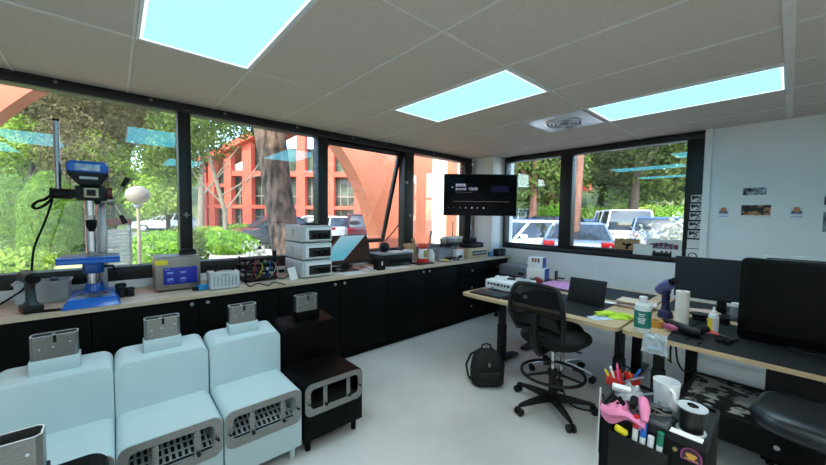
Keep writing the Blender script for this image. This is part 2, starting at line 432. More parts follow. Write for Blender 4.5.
# ============================================================ FEEDER UNITS
M_UW = mat('white powder coat', (180, 199, 202), .42, var=.02, scale=4)
M_UB = mat('black gloss powder coat', (5, 5, 6), .45, var=.2, spec=.1)
M_PERF = mat('perforated steel', (176, 182, 184), .45, .2)
M_INSHADE = mat('painted inner shade', (34, 36, 38), .6)
def unit_meshes():
    def outline(w, z0, z1, r, ins=0):
        w -= ins; z1 -= ins; z0 += ins; P = [(-w, z0), (w, z0)]
        for k in range(8): a = PI/2*k/7; P.append((w-r+r*math.cos(a), z1-r+r*math.sin(a)))
        for k in range(8): a = PI/2+PI/2*k/7; P.append((-w+r+r*math.cos(a), z1-r+r*math.sin(a)))
        return P
    b = MB()
    b.skin([b.ring([(x, y, z) for y, z in outline(.213, .085, zt, .05, q)]) for x, zt, q in ((-.556, .748, .007), (-.55, .748, .001), (-.358, .722, 0), (-.352, .722, .002), (-.35, .722, .008))])
    bo = b.build('body', M_UW)
    b = MB()
    b.skin([b.ring([(x, y, z) for y, z in outline(.213, .085, .455, .045, q)]) for x, q in ((-.40, 0), (-.008, 0), (-.002, .002), (0, .008))])
    b2 = b.build('body', M_UW)
    mu = bo.modifiers.new('u', 'BOOLEAN'); mu.object = b2; mu.operation = 'UNION'; mu.solver = 'EXACT'
    c = MB(); c.prism([(x, z) for x, z in rrect(.352, .135, .03, 4, 0, .352)], -.30, .1, 'x')
    co = c.build('cut', M_UW)
    md = bo.modifiers.new('b', 'BOOLEAN'); md.object = co; md.operation = 'DIFFERENCE'; md.solver = 'EXACT'
    bpy.context.view_layer.update()
    me = bpy.data.meshes.new_from_object(bo.evaluated_get(bpy.context.evaluated_depsgraph_get()))
    bpy.data.objects.remove(bo); bpy.data.objects.remove(b2); bpy.data.objects.remove(co)
    bm = bmesh.new(); bm.from_mesh(me); bm.normal_update()
    for f in bm.faces: f.smooth = True
    for e in bm.edges: e.smooth = not (len(e.link_faces) == 2 and e.calc_face_angle(0) > .5)
    bm.to_mesh(me); bm.free()
    return me
U_BODY = unit_meshes()
U_BODYB = U_BODY.copy(); U_BODYB.materials.clear(); U_BODYB.materials.append(M_UB)
def perf_plate(par):
    g = MB(); ny, nx = 13, 6; y0, y1, x0, x1 = -.172, .172, -.285, -.012
    dy, dx = (y1-y0)/ny, (x1-x0)/nx
    def zf(x): return .300 + (.1)*(-x-.012)/.273*.75
    for i in range(ny):
        for j in range(nx):
            a, b, c, d = y0+i*dy, y0+(i+1)*dy, x0+j*dx, x0+(j+1)*dx
            O = [(c, a), (d, a), (d, b), (c, b)]; cx, cy = (c+d)/2, (a+b)/2
            I = [(cx+(x-cx)*.72, cy+(y-cy)*.55) for x, y in O]
            R = [g.ring([(x, y, zf(x)) for x, y in O]), g.ring([(x, y, zf(x)) for x, y in I])]
            g.skin(R, 0, cap=False)
    bmesh.ops.remove_doubles(g.bm, verts=g.bm.verts[:], dist=.0003)
    g.build('perforated_tray', M_PERF, par)
def duct(par, x, w=.165, d=.072, z0=.795, z1=.912, nm='chimney'):
    g = MB(); e = .004
    ch = .012
    def oc(w, d, c): return [(-d/2+c, -w/2), (d/2-c, -w/2), (d/2, -w/2+c), (d/2, w/2-c), (d/2-c, w/2), (-d/2+c, w/2), (-d/2, w/2-c), (-d/2, -w/2+c)]
    O = [(p+x, q) for p, q in oc(w, d, ch)]; I = [(p+x, q) for p, q in oc(w-2*e, d-2*e, ch-.002)]
    g.ringplate(O, I, z0, z1, 'z')
    g.box(x-d/2+e, x+d/2-e, -.012, .0, z0, z1-.004)                      # middle web
    g.box(x-d/2+.012, x+d/2-.012, -w/2+e, w/2-e, z0, z0+.01, mi=1)
    g.box(x+d/2-.004, x+d/2+.0012, -.004, .008, z1-.035, z1+.0005, mi=1)    # dark notch in the front
    for yy, zz in ((-.05, z0+.055), (-.005, z0+.06), (.055, z0+.075)): g.lathe([(.004, 0), (.004, .002), (.001, .003)], (x+d/2, yy, zz), 8, mi=2, M=Matrix.Rotation(PI/2, 3, 'Y'))
    g.ringplate(O, I, z1+.0002, z1+.0016, 'z', mi=2)
    return g.build(nm, [STEEL, BLACKM, POLISH], par)
def unit(y, label, white=True, x=-1.95, rz=0):
    t = thing('feeder_unit', label, 'machine', (x, y, 0), rz, 'seat-shaped machines with steel chimneys')
    o = bpy.data.objects.new('body', U_BODY if white else U_BODYB); COL.objects.link(o); o.parent = t
    body = M_UW if white else M_UB
    g = MB(); g.box(-.500, -.414, -.088, .088, .728, .798, .004); g.build('collar', body, t)
    duct(t, -.457)
    g = MB(); O = rrect(.418, .208, .045, 5, 0, .348); I = rrect(.345, .128, .028, 5, 0, .352)
    g.ringplate(O, I, 0, .004, 'x'); g.build('front_frame', STEEL, t)
    if white: perf_plate(t)
    if True:
        g = MB(); g.box(-.285, -.012, -.17, .17, .288, .292); g.build('inner_shade', M_INSHADE, t)  # dark sheet that paints shade inside the opening, below the tray holes
    for yy in (-.075, .095):
        g = MB(); g.box(.0045, .0075, yy-.014, yy+.014, .262 if False else .288, .414, .001); s = g.build('strap', STEEL, t)
        k = MB(); k.lathe([(.009, 0), (.009, .016), (.001, .019)], (.0075, yy+.004, .296), 12, M=Matrix.Rotation(PI/2, 3, 'Y')); k.build('knob', BLACKP, s)
    for sy in (-1, 1):
        g = MB(); g.tube([(.004, sy*.19, .335), (.02, sy*.19, .33), (.024, sy*.182, .338), (.022, sy*.172, .35)], .004, 6); g.build('latch_hook', BLACKM, t)
        for xx in (-.05, -.50):
            g = MB(); g.cyl((xx, sy*.17, 0), (xx, sy*.17, .09), .017, .02, 14); g.build('leg', body, t)
    return t
unit(-.238, 'white seat-shaped machine with steel chimney, leftmost of the row in front of the counter')
unit(.190, 'white seat-shaped machine with steel chimney, between two other white ones')
unit(.622, 'white seat-shaped machine with steel chimney, standing right beside the black one')
unit(1.064, 'glossy black seat-shaped machine with steel chimney at the right end of the row', False)
unit(-.245, 'black machine in the bottom left corner, only its steel chimney in view', False, x=-.90)
# ============================================================ THINGS ON THE COUNTER
C = lambda px, py: onz(px, py, CT)
PRINTW = mat('white lettering', (235, 235, 235), .6)
# --- drill press
t = thing('drill_press', 'blue bench drill press standing on the counter by the left window', 'drill press', (-3.27, -.125, CT))
g = MB(); g.hull8([(-.165,-.135,0),(.285,-.145,0),(.285,.145,0),(-.165,.135,0),(-.15,-.115,.055),(.235,-.115,.055),(.235,.115,.055),(-.15,.115,.055)], .008)
bp = g.build('base', BLUEP, t)
g = MB(); g.box(.03, .215, -.085, .085, .0545, .0575, .001); g.build('machined_face', mat('machined iron', (92, 96, 100), .4, .8), bp)
g = MB(); g.box(.08, .11, -.075, -.045, .0576, .059); g.box(.08, .11, .045, .075, .0576, .059); g.build('slot', BLACKM, bp)
g = MB(); g.lathe([(.06, .05), (.055, .075), (.044, .10), (.044, .11)], (-.06, 0, 0)); g.build('column_flange', BLUEP, t)
g = MB(); g.cyl((-.06, 0, .05), (-.06, 0, .80), .036, n=24); g.build('column', CHROME, t)
g = MB(); g.box(-.115, -.085, .035, .075, .03, .78, .003); g.box(-.120, -.112, .045, .065, .03, .78); g.build('rail', ALU, t)
g = MB(); g.box(-.05, .20, -.165, .145, .278, .305, .006); g.box(-.05, .20, -.165, .145, .305, .322, .006)
tb = g.build('table', BLUEP, t)
g = MB(); g.box(-.03, .18, -.145, .125, .3222, .325, .002); g.build('table_face', mat('ground iron table', (112, 118, 124), .4, .7), tb)
g = MB(); g.lathe([(.055, .185), (.058, .19), (.058, .272), (.05, .276)], (-.06, 0, 0)); g.box(-.05, .1, -.035, .035, .215, .272, .01); g.build('table_bracket', BLUEP, t)
g = MB(); g.cyl((-.06, .045, .225), (-.06, .11, .225), .008); g.tube([(-.06, .105, .225), (-.03, .115, .20), (.02, .125, .17)], .006, 6); g.build('clamp_lever', BLACKM, t)
hd = MB(); hd.prism([(-.075,.70),(-.08,.76),(-.13,.83),(-.13,.92),(.15,.92),(.17,.88),(.17,.82),(.11,.76),(.09,.70)], -.075, .075, 'x', bev=.01)
hd.bm.free(); hd = MB()
hd.prism([(-.092,.955),(.082,.955),(.098,.93),(.098,.87),(.055,.80),(-.05,.80),(-.106,.87),(-.106,.93)], -.19, .13, 'x', bev=.012)
hh = hd.build('head', BLACKP, t)
g = MB(); g.prism([(-.090,.962),(.080,.962),(.100,.938),(.100,.885),(-.108,.885),(-.108,.938)], -.195, .138, 'x', bev=.014); g.build('belt_cover', BLUEP, t)
g = MB(); g.box(.1385, .140, -.066, .056, .897, .94, .0005); lb = g.build('name_plate', mat('silver label', (196, 202, 210), .4, .3, scale=30, rgb2=(120, 150, 190)), hh)
g = MB(); g.box(.1305, .132, -.045, .045, .842, .858); g.build('maker_plate', LTGREY, hh)
g = MB(); g.box(-.15, .10, -.07, .085, .70, .80, .012); g.build('gear_housing', BLACKP, t)
g = MB(); g.box(.1, .106, -.028, .045, .72, .785, .003); sw = g.build('switch_box', mat('worn switch plate', (196, 184, 150), .5, var=.2), t)
g = MB(); g.box(.106, .110, -.014, .031, .732, .773, .002); g.build('switch', BLACKP, sw)
g = MB(); g.cyl((.05, .086, .755), (.05, .115, .755), .042, n=20); g.build('depth_dial', mat('dark red dial', (92, 34, 32), .5), t)
g = MB(); g.cyl((.02, 0, .60), (.02, 0, .71), .032, n=20); g.cyl((.02, 0, .565), (.02, 0, .60), .022, .03, n=20); q = g.build('quill', CHROME, t)
g = MB(); g.cyl((.02, 0, .515), (.02, 0, .565), .026, .03, n=20); g.cyl((.02, 0, .485), (.02, 0, .515), .013, .026, n=16); g.build('chuck', BLACKM, t)
g = MB(); g.cyl((.05, .085, .70), (.05, .125, .70), .022, n=16); g.build('feed_hub', STEEL, t)
for a, ln in ((35, .17), (150, .15), (265, .09)):
    a = math.radians(a); d = Vector((-.15, math.sin(a)*.72, math.cos(a))).normalized(); p = Vector((.05, .115, .70))
    g = MB(); g.cyl(p, p+d*ln, .006); h1 = g.build('feed_handle', CHROME, t)
    k = MB(); k.cyl(p+d*ln*.72, p+d*ln*1.15, .012, .018, 14); k.build('grip', BLACKP, h1)
g = MB(); g.cyl((-.07, -.09, .745), (-.07, -.19, .745), .036, .036, n=24); g.cyl((-.07, -.19, .745), (-.07, -.20, .745), .046, .04, n=24); g.box(-.09, .02, -.10, -.06, .715, .775, .01)
mo = g.build('motor', BLACKP, t)
g = MB(); g.cyl((-.07, -.160, .77), (-.07, -.160, 1.235), .016, n=18); ps = g.build('mast', ALU, t)
g = MB(); g.cyl((-.07, -.160, 1.235), (-.07, -.160, 1.25), .0175, n=18); g.build('cap', BLACKP, ps)
g = cable([(-.07, -.195, .735), (-.04, -.225, .70), (-.02, -.255, .685), (-.02, -.275, .655), (-.03, -.258, .64), (-.05, -.225, .665), (-.06, -.19, .71)], .009, 8); g.build('hose_loop', BLACKM, t)
g = cable([(-.07, -.19, .70), (-.02, -.225, .55), (.0, -.275, .38), (-.02, -.295, .22), (-.06, -.33, .12), (-.10, -.39, .06), (-.14, -.46, .004)], .006, 8); g.build('power_cord', BLACKM, t)
# --- cordless drill and its neighbours
p = C(31, 313)
t = thing('cordless_drill', 'dark teal cordless drill standing on its red-black battery at the left end of the counter', 'drill', (p.x-.02, p.y, CT), math.radians(18))
TEAL = mat('dark teal plastic', (20, 46, 46), .5)
g = MB(); g.box(-.06, .055, -.045, .045, 0, .05, .01); bt = g.build('battery', BLACKP, t)
g = MB(); g.box(-.045, .04, -.0465, .0465, .006, .028, .004); g.build('battery_band', mat('dull red plastic', (130, 34, 34), .5), bt)
g = MB(); g.skin([g.ring([(x+dx, y, z) for x, y in rrect(a, b, .016, 4)]) for z, a, b, dx in ((.045, .09, .07, 0), (.07, .06, .045, -.003), (.14, .052, .04, -.01), (.19, .06, .045, -.014))]); g.build('grip', TEAL, t)
g = MB(); g.cyl((-.10, 0, .215), (.06, 0, .215), .040, .036, n=20); g.build('housing', TEAL, t)
g = MB(); g.cyl((.06, 0, .215), (.115, 0, .215), .032, .02, n=18); g.build('chuck', BLACKM, t)
g = MB(); g.box(.02, .035, -.01, .01, .15, .18, .004); g.build('trigger', mat('dull red trigger', (70, 26, 26), .5), t)
p = C(40, 305)
t = thing('storage_tray', 'translucent white plastic tray of chargers behind the cordless drill', 'tray', (p.x-.16, p.y+.005, CT))
g = MB(); w_, d_ = .26, .18
O = rrect(d_, w_, .02, 4); I = rrect(d_-.008, w_-.008, .017, 4)
g.ringplate(O, I, 0, .14, 'z'); g.prism(O, 0, .004, 'z'); g.ringplate(rrect(d_+.02, w_+.02, .025, 4), rrect(d_-.004, w_-.004, .019, 4), .132, .14, 'z')
g.build('tub', mat('translucent white plastic', (206, 212, 214), .35, alpha=.6), t)
p0 = Vector((p.x-.16, p.y+.005, CT))
for i, (dx, dy, s, c_, lb) in enumerate(((0, -.06, (.09, .07, .12), BLACKP, 'black charger in the white tray, nearer the drill'), (.0, .05, (.10, .08, .13), DKGREY, 'dark grey charger in the white tray, nearer the drill press'))):
    g = MB(); g.box(-s[0]/2, s[0]/2, -s[1]/2, s[1]/2, 0, s[2], .015); g.box(-s[0]/4, s[0]/4, -s[1]/4, s[1]/4, s[2], s[2]+.02, .008)
    one(g, 'charger', c_, lb, 'charger', p0+Vector((dx, dy, .0045)))
p = C(3, 300)
t = thing('clamp_case', 'red plastic case cut off by the left edge of the picture, on the counter', 'case', (p.x-.06, p.y-.06, CT))
g = MB(); g.hull8([(-.08,-.1,0),(.08,-.1,0),(.08,.07,0),(-.08,.07,0),(-.07,-.1,.13),(.07,-.1,.13),(.07,.10,.13),(-.07,.10,.13)], .012); g.build('shell', REDP, t)
g = MB(); g.box(.072, .084, -.05, .03, .05, .08, .004); g.build('latch', BLACKP, t)
p = C(46, 312); g = MB(); g.tube([(0,-.055,.008),(.004,0,.008),(.014,.05,.009),(.016,.07,.007)], [.007,.009,.008,.003], 10)
one(g, 'screwdriver', BLACKM, 'thin black screwdriver lying between the cordless drill and the drill press', 'screwdriver', (p.x, p.y+.01, CT))
for i, (px, py, r, h_, lb) in enumerate(((121, 297, .033, .10, 'taller black lens cylinder beside the drill press base'), (130, 296, .027, .065, 'shorter black lens cylinder beside the taller one'))):
    p = C(px, py); t = thing('lens', lb, 'lens', (p.x, p.y, CT))
    g = MB(); g.lathe([(r, 0), (r, h_*.45), (r*.86, h_*.5), (r*.86, h_*.6), (r*.97, h_*.65), (r*.97, h_-.004), (r*.85, h_), (r*.8, h_-.012), (.001, h_-.014)], n=24); g.build('barrel', BLACKP, t)
    g = MB(); g.torus((0,0,h_*.8), r*.97, .003, 24, 6); g.build('grip_ring', DKGREY, t)
# --- ultrasonic cleaner
t = thing('ultrasonic_cleaner', 'stainless steel ultrasonic cleaner tank with blue control panel on the counter', 'cleaner', (-3.36, .37, CT))
g = MB(); g.box(-.13, .13, -.15, .15, .012, .27, .008); bd = g.build('body', mat('dull stainless', (148, 142, 134), .42, .8, scale=40, stretch=(1,1,6)), t)
g = MB(); g.box(.1302, .133, -.10, .125, .055, .19, .002); pn = g.build('control_panel', mat('blue panel', (26, 40, 150), .35), t)
g = MB()
for k in range(2):
    for a in (-.055, .03): g.box(.1332, .1338, a-.02, a+.02, .15-.05*k-.01, .15-.05*k+.006)
    g.torus((.1338, -.055+.085*k, .09), .017, .0018, 18, 4, M=Matrix.Rotation(PI/2, 3, 'Y'))
g.box(.1332, .1338, -.09, -.06, .172, .18); g.build('panel_marks', mat('pale blue print', (120, 140, 210), .5), pn)
g = MB(); g.box(.1302, .132, -.148, -.07, .215, .252); g.build('warning_label', YELLOWP, t)
g = MB(); g.box(-.12, .12, -.14, .14, .27, .278, .003); ld = g.build('lid', STEEL, t)
g = MB(); g.tube([(0,.03,.278),(0,.03,.305),(0,.06,.315),(0,.10,.315),(0,.13,.305),(0,.13,.278)], .012, 8); g.box(-.02,.02,.02,.14,.278,.29,.004); g.build('lid_handle', BLACKP, ld)
for sx in (-.1, .1):
    for sy in (-.12, .12):
        g = MB(); g.cyl((sx, sy, 0), (sx, sy, .012), .014, n=12); g.build('foot', RUBBER, t)
# --- small blue connector block, grey power supply
p = C(203, 290); t = thing('connector_block', 'small bright blue plug box between the steel tank and the grey power supply', 'plug', (p.x-.01, p.y, CT), .3)
g = MB(); g.box(-.03, .03, -.04, .04, 0, .045, .008); g.build('body', mat('sky blue plastic', (40, 132, 190), .4), t)
g = MB(); g.cyl((0,-.04,.02),(0,-.075,.02), .014, n=12); g.build('socket', BLACKP, t)
t = thing('power_supply', 'light grey bench power supply with a black strap on top', 'power supply', (-3.13, .665, CT))
g = MB(); g.box(-.08, .075, -.108, .108, .006, .143, .006); bd = g.build('case', LTGREY, t)
g = MB()
for y in np.linspace(-.08, .08, 7): g.box(.0752, .0758, y-.004, y+.004, .03, .11)
g.box(.0752, .076, -.02, .03, .115, .125); g.build('front_vents', GREYP, bd)
g = MB(); g.tube([(0,-.06,.143),(0,-.055,.158),(0,0,.162),(0,.06,.158),(0,.085,.143)], .012, 8); g.build('carry_strap', BLACKM, t)
for sy in (-.09, .09):
    g = MB(); g.box(-.06, .06, sy-.008, sy+.008, 0, .007); g.build('foot', RUBBER, t)
# --- electronics rack
t = thing('electronics_rack', 'open black rack of circuit boards and coloured wires on the counter', 'rack', (-3.31, .99, CT))
PCB = [mat('circuit board green', (24, 62, 50), .5, rgb2=(60, 70, 90), scale=60), mat('circuit board blue', (28, 40, 78), .5, rgb2=(90, 60, 70), scale=60)]
for sx in (-.09, .09):
    for sy in (-.13, .13):
        g = MB(); g.cyl((sx, sy, 0), (sx, sy, .22), .007, n=10); g.build('post', BLACKM, t)
for k, z in enumerate((.02, .085, .15, .205)):
    g = MB(); g.box(-.105, .105, -.145, .145, z, z+.008, .002); sh = g.build('shelf', BLACKM, t)
    if k < 3:
        g = MB(); g.box(-.09, .09, -.125, .125, z+.012, z+.016)
        for i in range(16):
            x, y = random.uniform(-.08, .08), random.uniform(-.11, .11); a, b, h_ = random.uniform(.006, .018), random.uniform(.006, .022), random.uniform(.008, .035)
            g.box(x-a, x+a, y-b, y+b, z+.016, z+.016+h_, mi=random.choice((0, 1, 2, 3)))
        g.build('circuit_board', [PCB[k % 2], BLACKP, LTGREY, mat('brown capacitor', (120, 60, 52), .5)], t)
for k, (c_, y0) in enumerate(((REDP, -.1), (YELLOWP, -.04), (BLUEP, .03), (LTGREY, .08), (REDP, .11))):
    g = cable([(.09, y0, .03), (.13, y0+.02, .07), (.12, y0+.05, .14), (.09, y0+.04, .17)], .003, 6); g.build('wire', c_, t)
g = MB(); g.cyl((-.02, .165, 0), (-.02, .165, .27), .018, n=14); g.lathe([(.03, 0), (.03, .008), (.018, .02)], (-.02, .165, 0), 16)
g.build('antenna_mast', BLACKP, t)
# cables lying on the counter
for lb, pts in (('black cable snaking in front of the open electronics rack', [C(243,281),C(250,287),C(258,284),C(268,286),C(274,283),C(285,285)]),
                ('black cable looping between the rack and the stacked devices', [C(276,268),C(281,272),C(286,268),C(290,274),C(283,279),C(276,278)]),
                ('black cable along the window end of the counter behind the rack', [C(262,262),C(275,262),C(288,260),C(296,262)])):
    g = cable([q+Vector((0, 0, .006)) for q in pts], .005, 6); one(g, 'cable', BLACKM, lb, 'cable')
p = C(279, 272); t = thing('adapter', 'dark mains adapter brick between the rack and the stacked devices', 'adapter', (p.x, p.y, CT), .5)
g = MB(); g.box(-.05, .05, -.03, .03, 0, .03, .006); g.build('brick', BLACKP, t); g = cable([(0,.03,.015),(.02,.07,.012),(-.01,.11,.006)], .004); g.build('lead', BLACKM, t)
p = C(294, 280); t = thing('paper_card', 'white paper card leaning against the stacked grey devices', 'card', (p.x-.03, p.y, CT))
g = MB(); g.boxc((0, 0, .057), (.004, .075, .12), (.15, -.3, 0)); g.build('sheet', PAPER, t)
# --- three stacked grey benchtop devices
for k, (lb, dz) in enumerate((('grey benchtop device with dark window, bottom of the stack of three', 0), ('grey benchtop device with dark window, middle of the stack of three', .172), ('grey benchtop device with dark window, top of the stack of three', .344))):
    t = thing('benchtop_device', lb, 'machine', (-3.28, 1.49, CT+dz+.0005*k), group='stacked grey devices')
    g = MB(); g.box(-.245, .195, -.16, .155, .008, .170, .012, seg=3); bd = g.build('case', LTGREY, t)
    g = MB(); g.box(.1952, .203, -.128, .145, .022, .15, .006); fp = g.build('front_panel', WHITEP, t)
    g = MB(); g.box(.2032, .207, -.095, .135, .035, .125, .004); g.build('dark_window', mat('smoked window', (14, 14, 16), .1), fp)
    g = MB(); g.box(.207, .2085, -.05, .105, .10, .112, .001); g.build('handle_bar', DKGREY, fp)
    g = MB(); g.torus((-.02, -.1605, .11), .022, .003, 20, 6, M=Matrix.Rotation(PI/2, 3, 'X')); g.build('fan_grille', GREYP, t)
    for sx in (-.2, .15):
        for sy in (-.13, .13):
            g = MB(); g.cyl((sx, sy, 0), (sx, sy, .009), .012, n=10); g.build('foot', RUBBER, t)
g = MB(); g.box(-.09, .09, -.07, .08, 0, .012, .004); g.tube([(-.02, -.05, .012), (0, .03, .02), (.03, .06, .012)], .006, 6)
one(g, 'tablet_pc', BLACKP, 'small flat black unit lying on top of the grey device stack', 'electronics', (-3.27, 1.49, CT+.344+.001+.1705))
# --- tilted screen that mirrors a ceiling light

MIRROR, nt_, out_ = node_mat('dark mirror-like screen')
_d = nt_.nodes.new('ShaderNodeBsdfDiffuse'); _d.inputs['Color'].default_value = (.006, .006, .007, 1)
_g = nt_.nodes.new('ShaderNodeBsdfGlossy'); _g.inputs['Roughness'].default_value = .01; _g.inputs['Color'].default_value = (.30, .20, .19, 1)
_m = nt_.nodes.new('ShaderNodeMixShader'); _m.inputs[0].default_value = .7
nt_.links.new(_d.outputs[0], _m.inputs[1]); nt_.links.new(_g.outputs[0], _m.inputs[2]); nt_.links.new(_m.outputs[0], out_.inputs[0])
mc = onx(347.5, 249, -3.27); _az, _ti = math.radians(-1.2), math.radians(16.8); nn = Vector((math.cos(_ti)*math.cos(_az), math.cos(_ti)*math.sin(_az), math.sin(_ti)))
t = thing('monitor', 'black monitor leaning back on the counter, its screen mirroring a ceiling light', 'monitor', (mc.x, mc.y, CT), math.atan2(nn.y, nn.x))
tilt = math.asin(nn.z); Rm = Matrix.Translation((0, 0, mc.z-CT)) @ Matrix.Rotation(-tilt, 4, 'Y')
g = MB(); g.box(-.03, 0, -.27, .285, -.165, .160, .006, M=Rm); bz = g.build('housing', BLACKP, t)
g = MB(); g.box(.0002, .002, -.262, .277, -.155, .152, M=Rm); g.build('screen', MIRROR, t)
g = MB(); g.box(-.10, .08, -.11, .11, 0, .014, .006); g.build('base', BLACKP, t)
g = MB(); g.boxc((-.055, 0, .10), (.03, .07, .19), (0, -.25, 0), .006); g.build('stand', BLACKP, t)
# --- clutter in front of the tilted screen
PINKP = mat('pink paper', (196, 130, 170), .8)
for nm, lb, cat, px, py, s, c_, rz in (
    ('battery_pack', 'black battery pack in front of the tilted screen, closest to the grey stack', 'battery', 337, 271, (.06, .12, .05), BLACKP, .4),
    ('hard_drive', 'flat grey drive lying in front of the tilted screen', 'drive', 346, 267, (.08, .12, .025), GREYP, -.3),
    ('small_speaker', 'small black speaker box below the lower right corner of the tilted screen', 'speaker', 357, 263, (.06, .08, .055), BLACKM, .2),
    ('card_reader', 'small light grey card reader between the tilted screen and the pen box', 'electronics', 366, 264, (.05, .08, .03), LTGREY, .6),
    ('cable_box', 'dark grey junction box behind the open pen box', 'box', 373, 258, (.07, .12, .06), DKGREY, 0),
    ('tape_block', 'brown block of tape by the right foot of the tilted screen', 'tape', 362, 268, (.05, .05, .02), CARD, .5)):
    p = C(px, py); t = thing(nm, lb, cat, (p.x, p.y, CT), rz)
    g = MB(); g.box(-s[0]/2, s[0]/2, -s[1]/2, s[1]/2, 0, s[2], .004); b_ = g.build('case', c_, t)
    g = MB(); g.box(s[0]/2, s[0]/2+.0008, -s[1]*.3, s[1]*.3, s[2]*.3, s[2]*.6); g.box(-s[0]*.2, s[0]*.2, -s[1]*.3, s[1]*.3, s[2], s[2]+.0008); g.build('label_sticker', GREYP if c_ is not GREYP else DKGREY, t)
for lb, pts in (('black cable tangled below the tilted screen', [(334,272),(340,266),(348,271),(352,264),(345,262)]), ('grey cable curling beside the pen box', [(360,270),(366,268),(372,271),(374,266)])):
    g = cable([C(*q)+Vector((0, 0, .006)) for q in pts], .005); one(g, 'cable', BLACKM if 'black' in lb else GREYP, lb, 'cable')
def sheet(name, lb, px, py, a, b, rz, c_=PAPER, cat='paper', z=CT, k=0):
    p = onz(px, py, z); g = MB(); g.box(-a/2, a/2, -b/2, b/2, .0004+.0009*k, .0010+.0009*k); return one(g, name, c_, lb, cat, (p.x, p.y, z), rz)
sheet('paper_sheet', 'white paper sheet lying at the counter edge below the tilted screen', 352, 273, .2, .29, .15)
sheet('paper_sheet', 'white paper sheet at the counter edge between the pen box and the printer', 396, 267, .2, .3, -.1)
sheet('paper_sheet', 'white paper sheet half under the pen box', 371, 269, .18, .24, .4, k=1)
p = C(381, 270); t = thing('pen_box', 'small open black box with a pale inner wall, in front of the printer', 'box', (p.x-.03, p.y, CT), .1)
g = MB(); g.ringplate(rrect(.10, .10, .004, 1), rrect(.09, .09, .003, 1), 0, .125, 'z'); g.box(-.047,.047,-.047,.047,0,.006); g.build('shell', BLACKM, t)
g = MB(); g.box(.0502, .0515, -.012, .004, .055, .10); g.build('white_tab', PAPER, t)
g = MB(); g.box(.038, .0445, -.044, .044, .01, .124); g.build('inner_wall', CARD, t)
# --- printer
p = onz(394, 264, CT); t = thing('printer', 'low black inkjet printer with a grey lid on the counter under the open sash', 'printer', (-3.36, 2.62, CT), -.03)
g = MB(); g.box(-.15, .16, -.235, .235, .006, .14, .015); bd = g.build('body', BLACKP, t)
g = MB(); g.box(-.15, .15, -.23, .23, .1405, .158, .006); g.build('scanner_lid', GREYP, t)
g = MB(); g.box(.11, .2, -.15, .15, .02, .032, .004); g.build('paper_tray', BLACKG, t)
g = MB(); g.box(.1602, .162, -.16, .16, .05, .09, .004); g.build('output_slot', BLACKM, t)
g = MB(); g.box(.1602, .1615, .17, .215, .08, .12, .002); g.build('button_panel', DKGREY, t)
for sx in (-.12, .12):
    for sy in (-.2, .2): g = MB(); g.cyl((sx, sy, 0), (sx, sy, .007), .015, n=10); g.build('foot', RUBBER, t)
g = MB(); g.box(-.1, .1, -.12, .12, 0, .004); one(g, 'paper_sheet', PAPER, 'white paper sheet lying on the printer lid', 'paper', (-3.36, 2.68, CT+.1585), .2)
t = thing('camera_ball', 'round black ball camera on top of the printer', 'camera', (-3.42, 2.56, CT+.1585))
g = MB(); g.lathe([(.045, 0), (.05, .01), (.03, .018)], n=20); g.build('base', BLACKP, t)
g = MB(); g.ell((0, 0, .065), (.065, .065, .058), 20, 12, zmin=-.85); g.build('ball', BLACKP, t)
g = MB(); g.cyl((.055, -.02, .07), (.068, -.025, .072), .018, .016, n=14); g.build('lens', BLACKG, t)
# --- white and black switch box, red-capped dispenser
p = C(415, 263); t = thing('switch_box', 'white box with black square holes between the printer and the red-capped dispenser', 'box', (p.x-.12, p.y-.02, CT))
g = MB(); g.box(-.06, .06, -.045, .045, 0, .17, .005); bd = g.build('body', WHITEP, t)
g = MB()
for z in (.045, .115): g.box(.0602, .0615, -.028, .028, z-.026, z+.026)
g.build('dark_square', BLACKM, t)
p = C(427, 264); t = thing('dispenser', 'red-capped white dispenser on a dark wooden tray at the counter edge', 'dispenser', (p.x-.05, p.y-.03, CT))
g = MB(); g.box(-.09, .09, -.13, .13, 0, .022, .006); g.build('tray', mat('dark brown wood', (66, 34, 26), .5, scale=8, stretch=(1, 10, 10)), t)
g = MB(); g.lathe([(.072, .022), (.075, .03), (.075, .06), (.062, .075), (.05, .075)], n=24); g.build('red_base', REDP, t)
g = MB(); g.lathe([(.058, .07), (.058, .19), (.05, .205)], n=24); bd = g.build('canister', WHITEP, t)
g = MB(); g.box(.045, .0595, -.032, .03, .09, .18, .004); g.build('dark_panel', mat('yellow black panel', (70, 66, 40), .5, rgb2=(210, 180, 70), scale=50), bd)
g = MB(); g.lathe([(.056, .20), (.068, .205), (.075, .225), (.072, .25), (.06, .264), (.001, .27)], n=24); g.build('red_cap', mat('orange red plastic', (206, 60, 34), .35), t)
p = C(436, 262); t = thing('white_jug', 'white plastic jug just right of the red-capped dispenser', 'jug', (p.x-.10, p.y+.0, CT))
g = MB(); g.lathe([(.05, 0), (.055, .01), (.055, .10), (.03, .15), (.028, .165), (.001, .167)], n=20); g.build('body', WHITEP, t)
g = MB(); g.tube([(.04, -.03, .13), (.06, -.055, .12), (.062, -.055, .06), (.05, -.035, .04)], .007, 6); g.build('handle', WHITEP, t)
